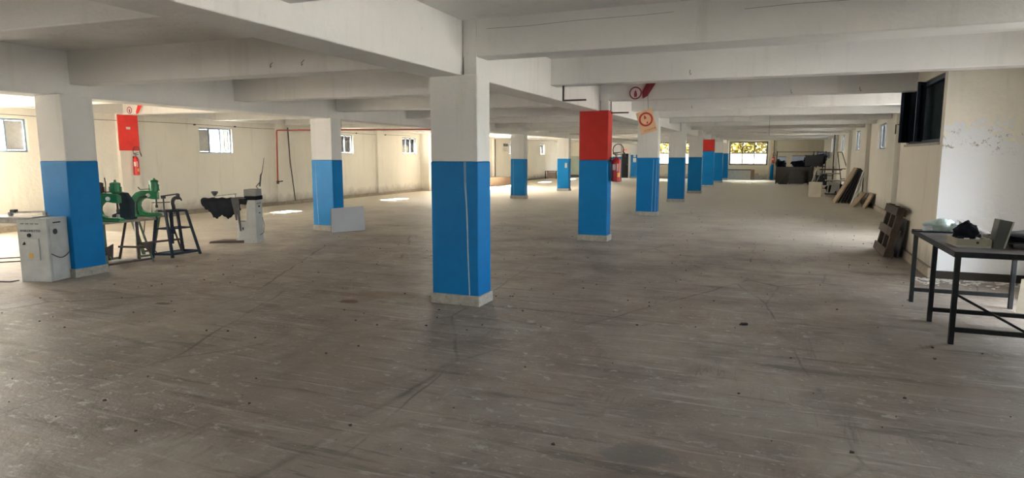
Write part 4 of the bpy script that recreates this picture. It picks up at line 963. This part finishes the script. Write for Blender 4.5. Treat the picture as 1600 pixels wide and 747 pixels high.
# far rack with stored goods
t = thing('storage_rack', 'long dark iron storage rack across the far right corner', 'rack', (.1, 40, 0))
for x in (.04, 1.95, 2.14, 2.56): obj('post', MB().box((x-.025,-.025,0),(x+.025,.025,1.86)), M['rackiron'], t)
for x in (.04, 1.95): obj('post', MB().box((x-.02,.9,0),(x+.02,.94,1.7)), M['rackiron'], t)
obj('top_rail', MB().box((.02,-.015,1.80),(2.6,.015,1.83)), M['rackiron'], t)
obj('shelf_board', MB().box((.02,-.03,.92),(2.0,.95,.97)), M['rackpanel'], t)
obj('lower_rail', MB().box((.02,-.02,.78),(2.0,.0,.92)), M['rackpanel'], t)
obj('back_panel', MB().box((.06,.5,.04),(1.98,.53,.92)), M['pallet'], t)
obj('shelf_board', MB().box((1.95,-.03,.98),(2.6,.95,1.03)), M['rackpanel'], t)
for x0, x1, z0, z1, lb in ((.1,.55,.98,1.55,'small pale blue board standing on the far rack'), (.85,1.93,.98,1.60,'wide pale blue board standing on the far rack'), (2.2,2.85,1.45,1.80,'pale board high on the right of the far rack')):
    t = obj('pale_board', MB().box((x0+.1,40.6,z0),(x1+.1,40.63,z1)), M['iceboard']); tag(t, lb, 'board')
    obj('board_edge', MB().box((x0+.1,40.59,z1-.02),(x1+.1,40.64,z1+.01)), M['rackiron'], t)
for k, (x, z, rx, rz_, lb) in enumerate(((.33,1.12,.22,.20,'dark bundle on the rack before the small pale board'), (1.25,1.12,.42,.19,'long dark heap of sacks on the rack'), (1.65,1.2,.25,.28,'taller dark sack beside the long heap'),
        (2.22,1.32,.36,.34,'big dark sack pile at the right end of the rack'), (2.42,1.5,.22,.2,'dark sack on top of the right-hand pile'), (.12,1.15,.12,.22,'narrow dark bundle at the left end of the rack'))):
    sk = MB().blob((x+.1,40.3,z),(rx,.22,rz_), 20+k, .7, 2.4, 18, 11, .975)
    for q in range(5): sk.blob((x+.1+rx*R.uniform(-.7,.7),40.25,z+rz_*R.uniform(-.2,.75)),(rx*.35,.16,rz_*.4), 40+k*5+q, .8, 3, 10, 7, .975)
    t = obj('dark_sack', sk, M['cloth_dark'], smooth=True); tag(t, lb, 'sack')
    obj('sack_tie', MB().blob((x+.1+rx*.5,40.2,z+rz_*.8),(.06,.06,.06), k, .3, 2, 10, 6), M['cloth_grey'], t, smooth=True)
t = obj('dark_crate', MB().box((1.62,39.9,1.04),(2.55,40.02,1.62)).box((1.58,39.88,1.6),(2.58,40.04,1.64)), M['board_dark']); tag(t, 'black sheet panel across the right half of the rack', 'panel')
obj('rim', MB().box((1.6,39.87,1.03),(2.57,39.9,1.06)), M['rackiron'], t)
t = obj('dark_desk', MB().box((.87,39.5,.05),(1.6,39.96,.70)).box((.82,39.45,.70),(1.75,39.96,.76)).box((.83,39.46,0),(.87,39.96,.7)), M['rackpanel']); tag(t, 'dark closed desk under the far rack', 'desk')
obj('drawer_front', MB().box((.9,39.48,.1),(1.25,39.5,.6)), M['rackpanel'], t)
t = obj('desk_leg_frame', MB().bar((1.9,39.5,.7),(1.8,39.5,0),.05).bar((2.02,39.6,.7),(2.02,39.6,0),.05).bar((1.8,39.5,.03),(2.02,39.6,.03),.04), M['rackiron']); tag(t, 'thin black leg frame standing by the dark desk', 'frame')
t = thing('tipped_chair_frames', 'heap of tipped dark wooden frames at the left foot of the rack', 'frame heap', (.25, 39.4, 0))
for a, b, mm in (((0,0,.05),(.38,.1,.55),'pallet'), ((.05,.1,0),(.45,.1,.6),'rackiron'), ((.0,0,.3),(.15,0,0),'board_dark'), ((.35,.1,0),(.5,.1,.55),'rackiron')): obj('frame_bar', MB().bar(a, b, .06, .05), M[mm], t)
obj('back_panel', MB().prism([(.05,0),(.5,0),(.5,.6),(.4,.6)], 'y', .15, .2), M['board_dark'], t)
for k, (x, z, h_) in enumerate(((2.15,.02,.5), (2.45,.02,.62), (2.3,.02,.45))):
    t = obj('black_crate', MB().box((x-.02,38.6+.45*k,0),(x+.28,38.98+.45*k,h_)).box((x-.03,38.6+.45*k,h_),(x+.29,38.98+.45*k,h_+.03)), M['board_dark']); tag(t, ['low','tall','middle-sized'][k] + ' black crate on the floor right of the far desk', 'crate')
    obj('crate_handle', MB().box((x+.08,38.58+.45*k,h_*.7),(x+.18,38.6+.45*k,h_*.75)), M['steel'], t)

# around the far window
t = obj('low_partition', MB().box((-2.95,46.3,0),(-1.45,46.4,.66)), M['silver']); tag(t, 'low pale panel standing beneath the far window', 'panel')
obj('top_rail', MB().box((-2.97,46.27,.64),(-1.4,46.42,.69)), M['rackpanel'], t)
t = obj('carton', MB().box((-1.42,46.25,0),(-1.2,46.6,.66)).box((-1.43,46.24,.64),(-1.19,46.61,.67)), M['board_brown']); tag(t, 'narrow brown carton at the end of the low pale panel', 'box')
obj('flap', MB().box((-1.4,46.2,.66),(-1.22,46.25,.68)), M['board_brown'], t)
for k, (x0, x1, z) in enumerate(((-1.17,-.95,.42), (-.92,-.70,.26), (-.42,-.28,.22))):
    t = obj('carton', MB().box((x0,46.35+.0*k,0),(x1,46.65,z)).box((x0-.01,46.34,z-.03),(x1+.01,46.66,z)), M['greyboard']); tag(t, ['taller grey carton under the far window','lower grey carton under the far window','small grey carton near the far right corner'][k], 'box')
    obj('tape', MB().box(((x0+x1)/2-.02,46.33,z-.1),((x0+x1)/2+.02,46.36,z+.002)), M['mustard'], t)
for k, (x, m_, r_, z0) in enumerate(((-.30,'silver',.035,0), (-.16,'mustard',.03,0), (-.04,'frame_grey',.03,0))):
    t = obj('corner_pipe', MB().tube([(x,46.75,z0),(x,46.75,ZC)], r_, 10), M[m_], smooth=True); tag(t, ['pale grey upright pipe right of the far window','tan upright pipe right of the far window','dark grey upright pipe in the far corner'][k], 'pipe')
t = obj('blue_canister', MB().lathe([(.10,0),(.10,.9),(.06,1.0),(.03,1.05)], (-.12,46.45,0), 14), M['blue'], smooth=True); tag(t, 'blue upright cylinder under the far extinguisher', 'cylinder')
obj('valve', MB().lathe([(.03,1.04),(.03,1.1)], (-.12,46.45,0), 10), M['steel'], t)
t = obj('wall_board', MB().box((-3.28,46.78,1.4),(-2.98,46.86,2.35)).box((-3.25,46.76,1.45),(-3.01,46.78,2.3)), M['seagreen']); tag(t, 'pale green board hung left of the far window', 'board')
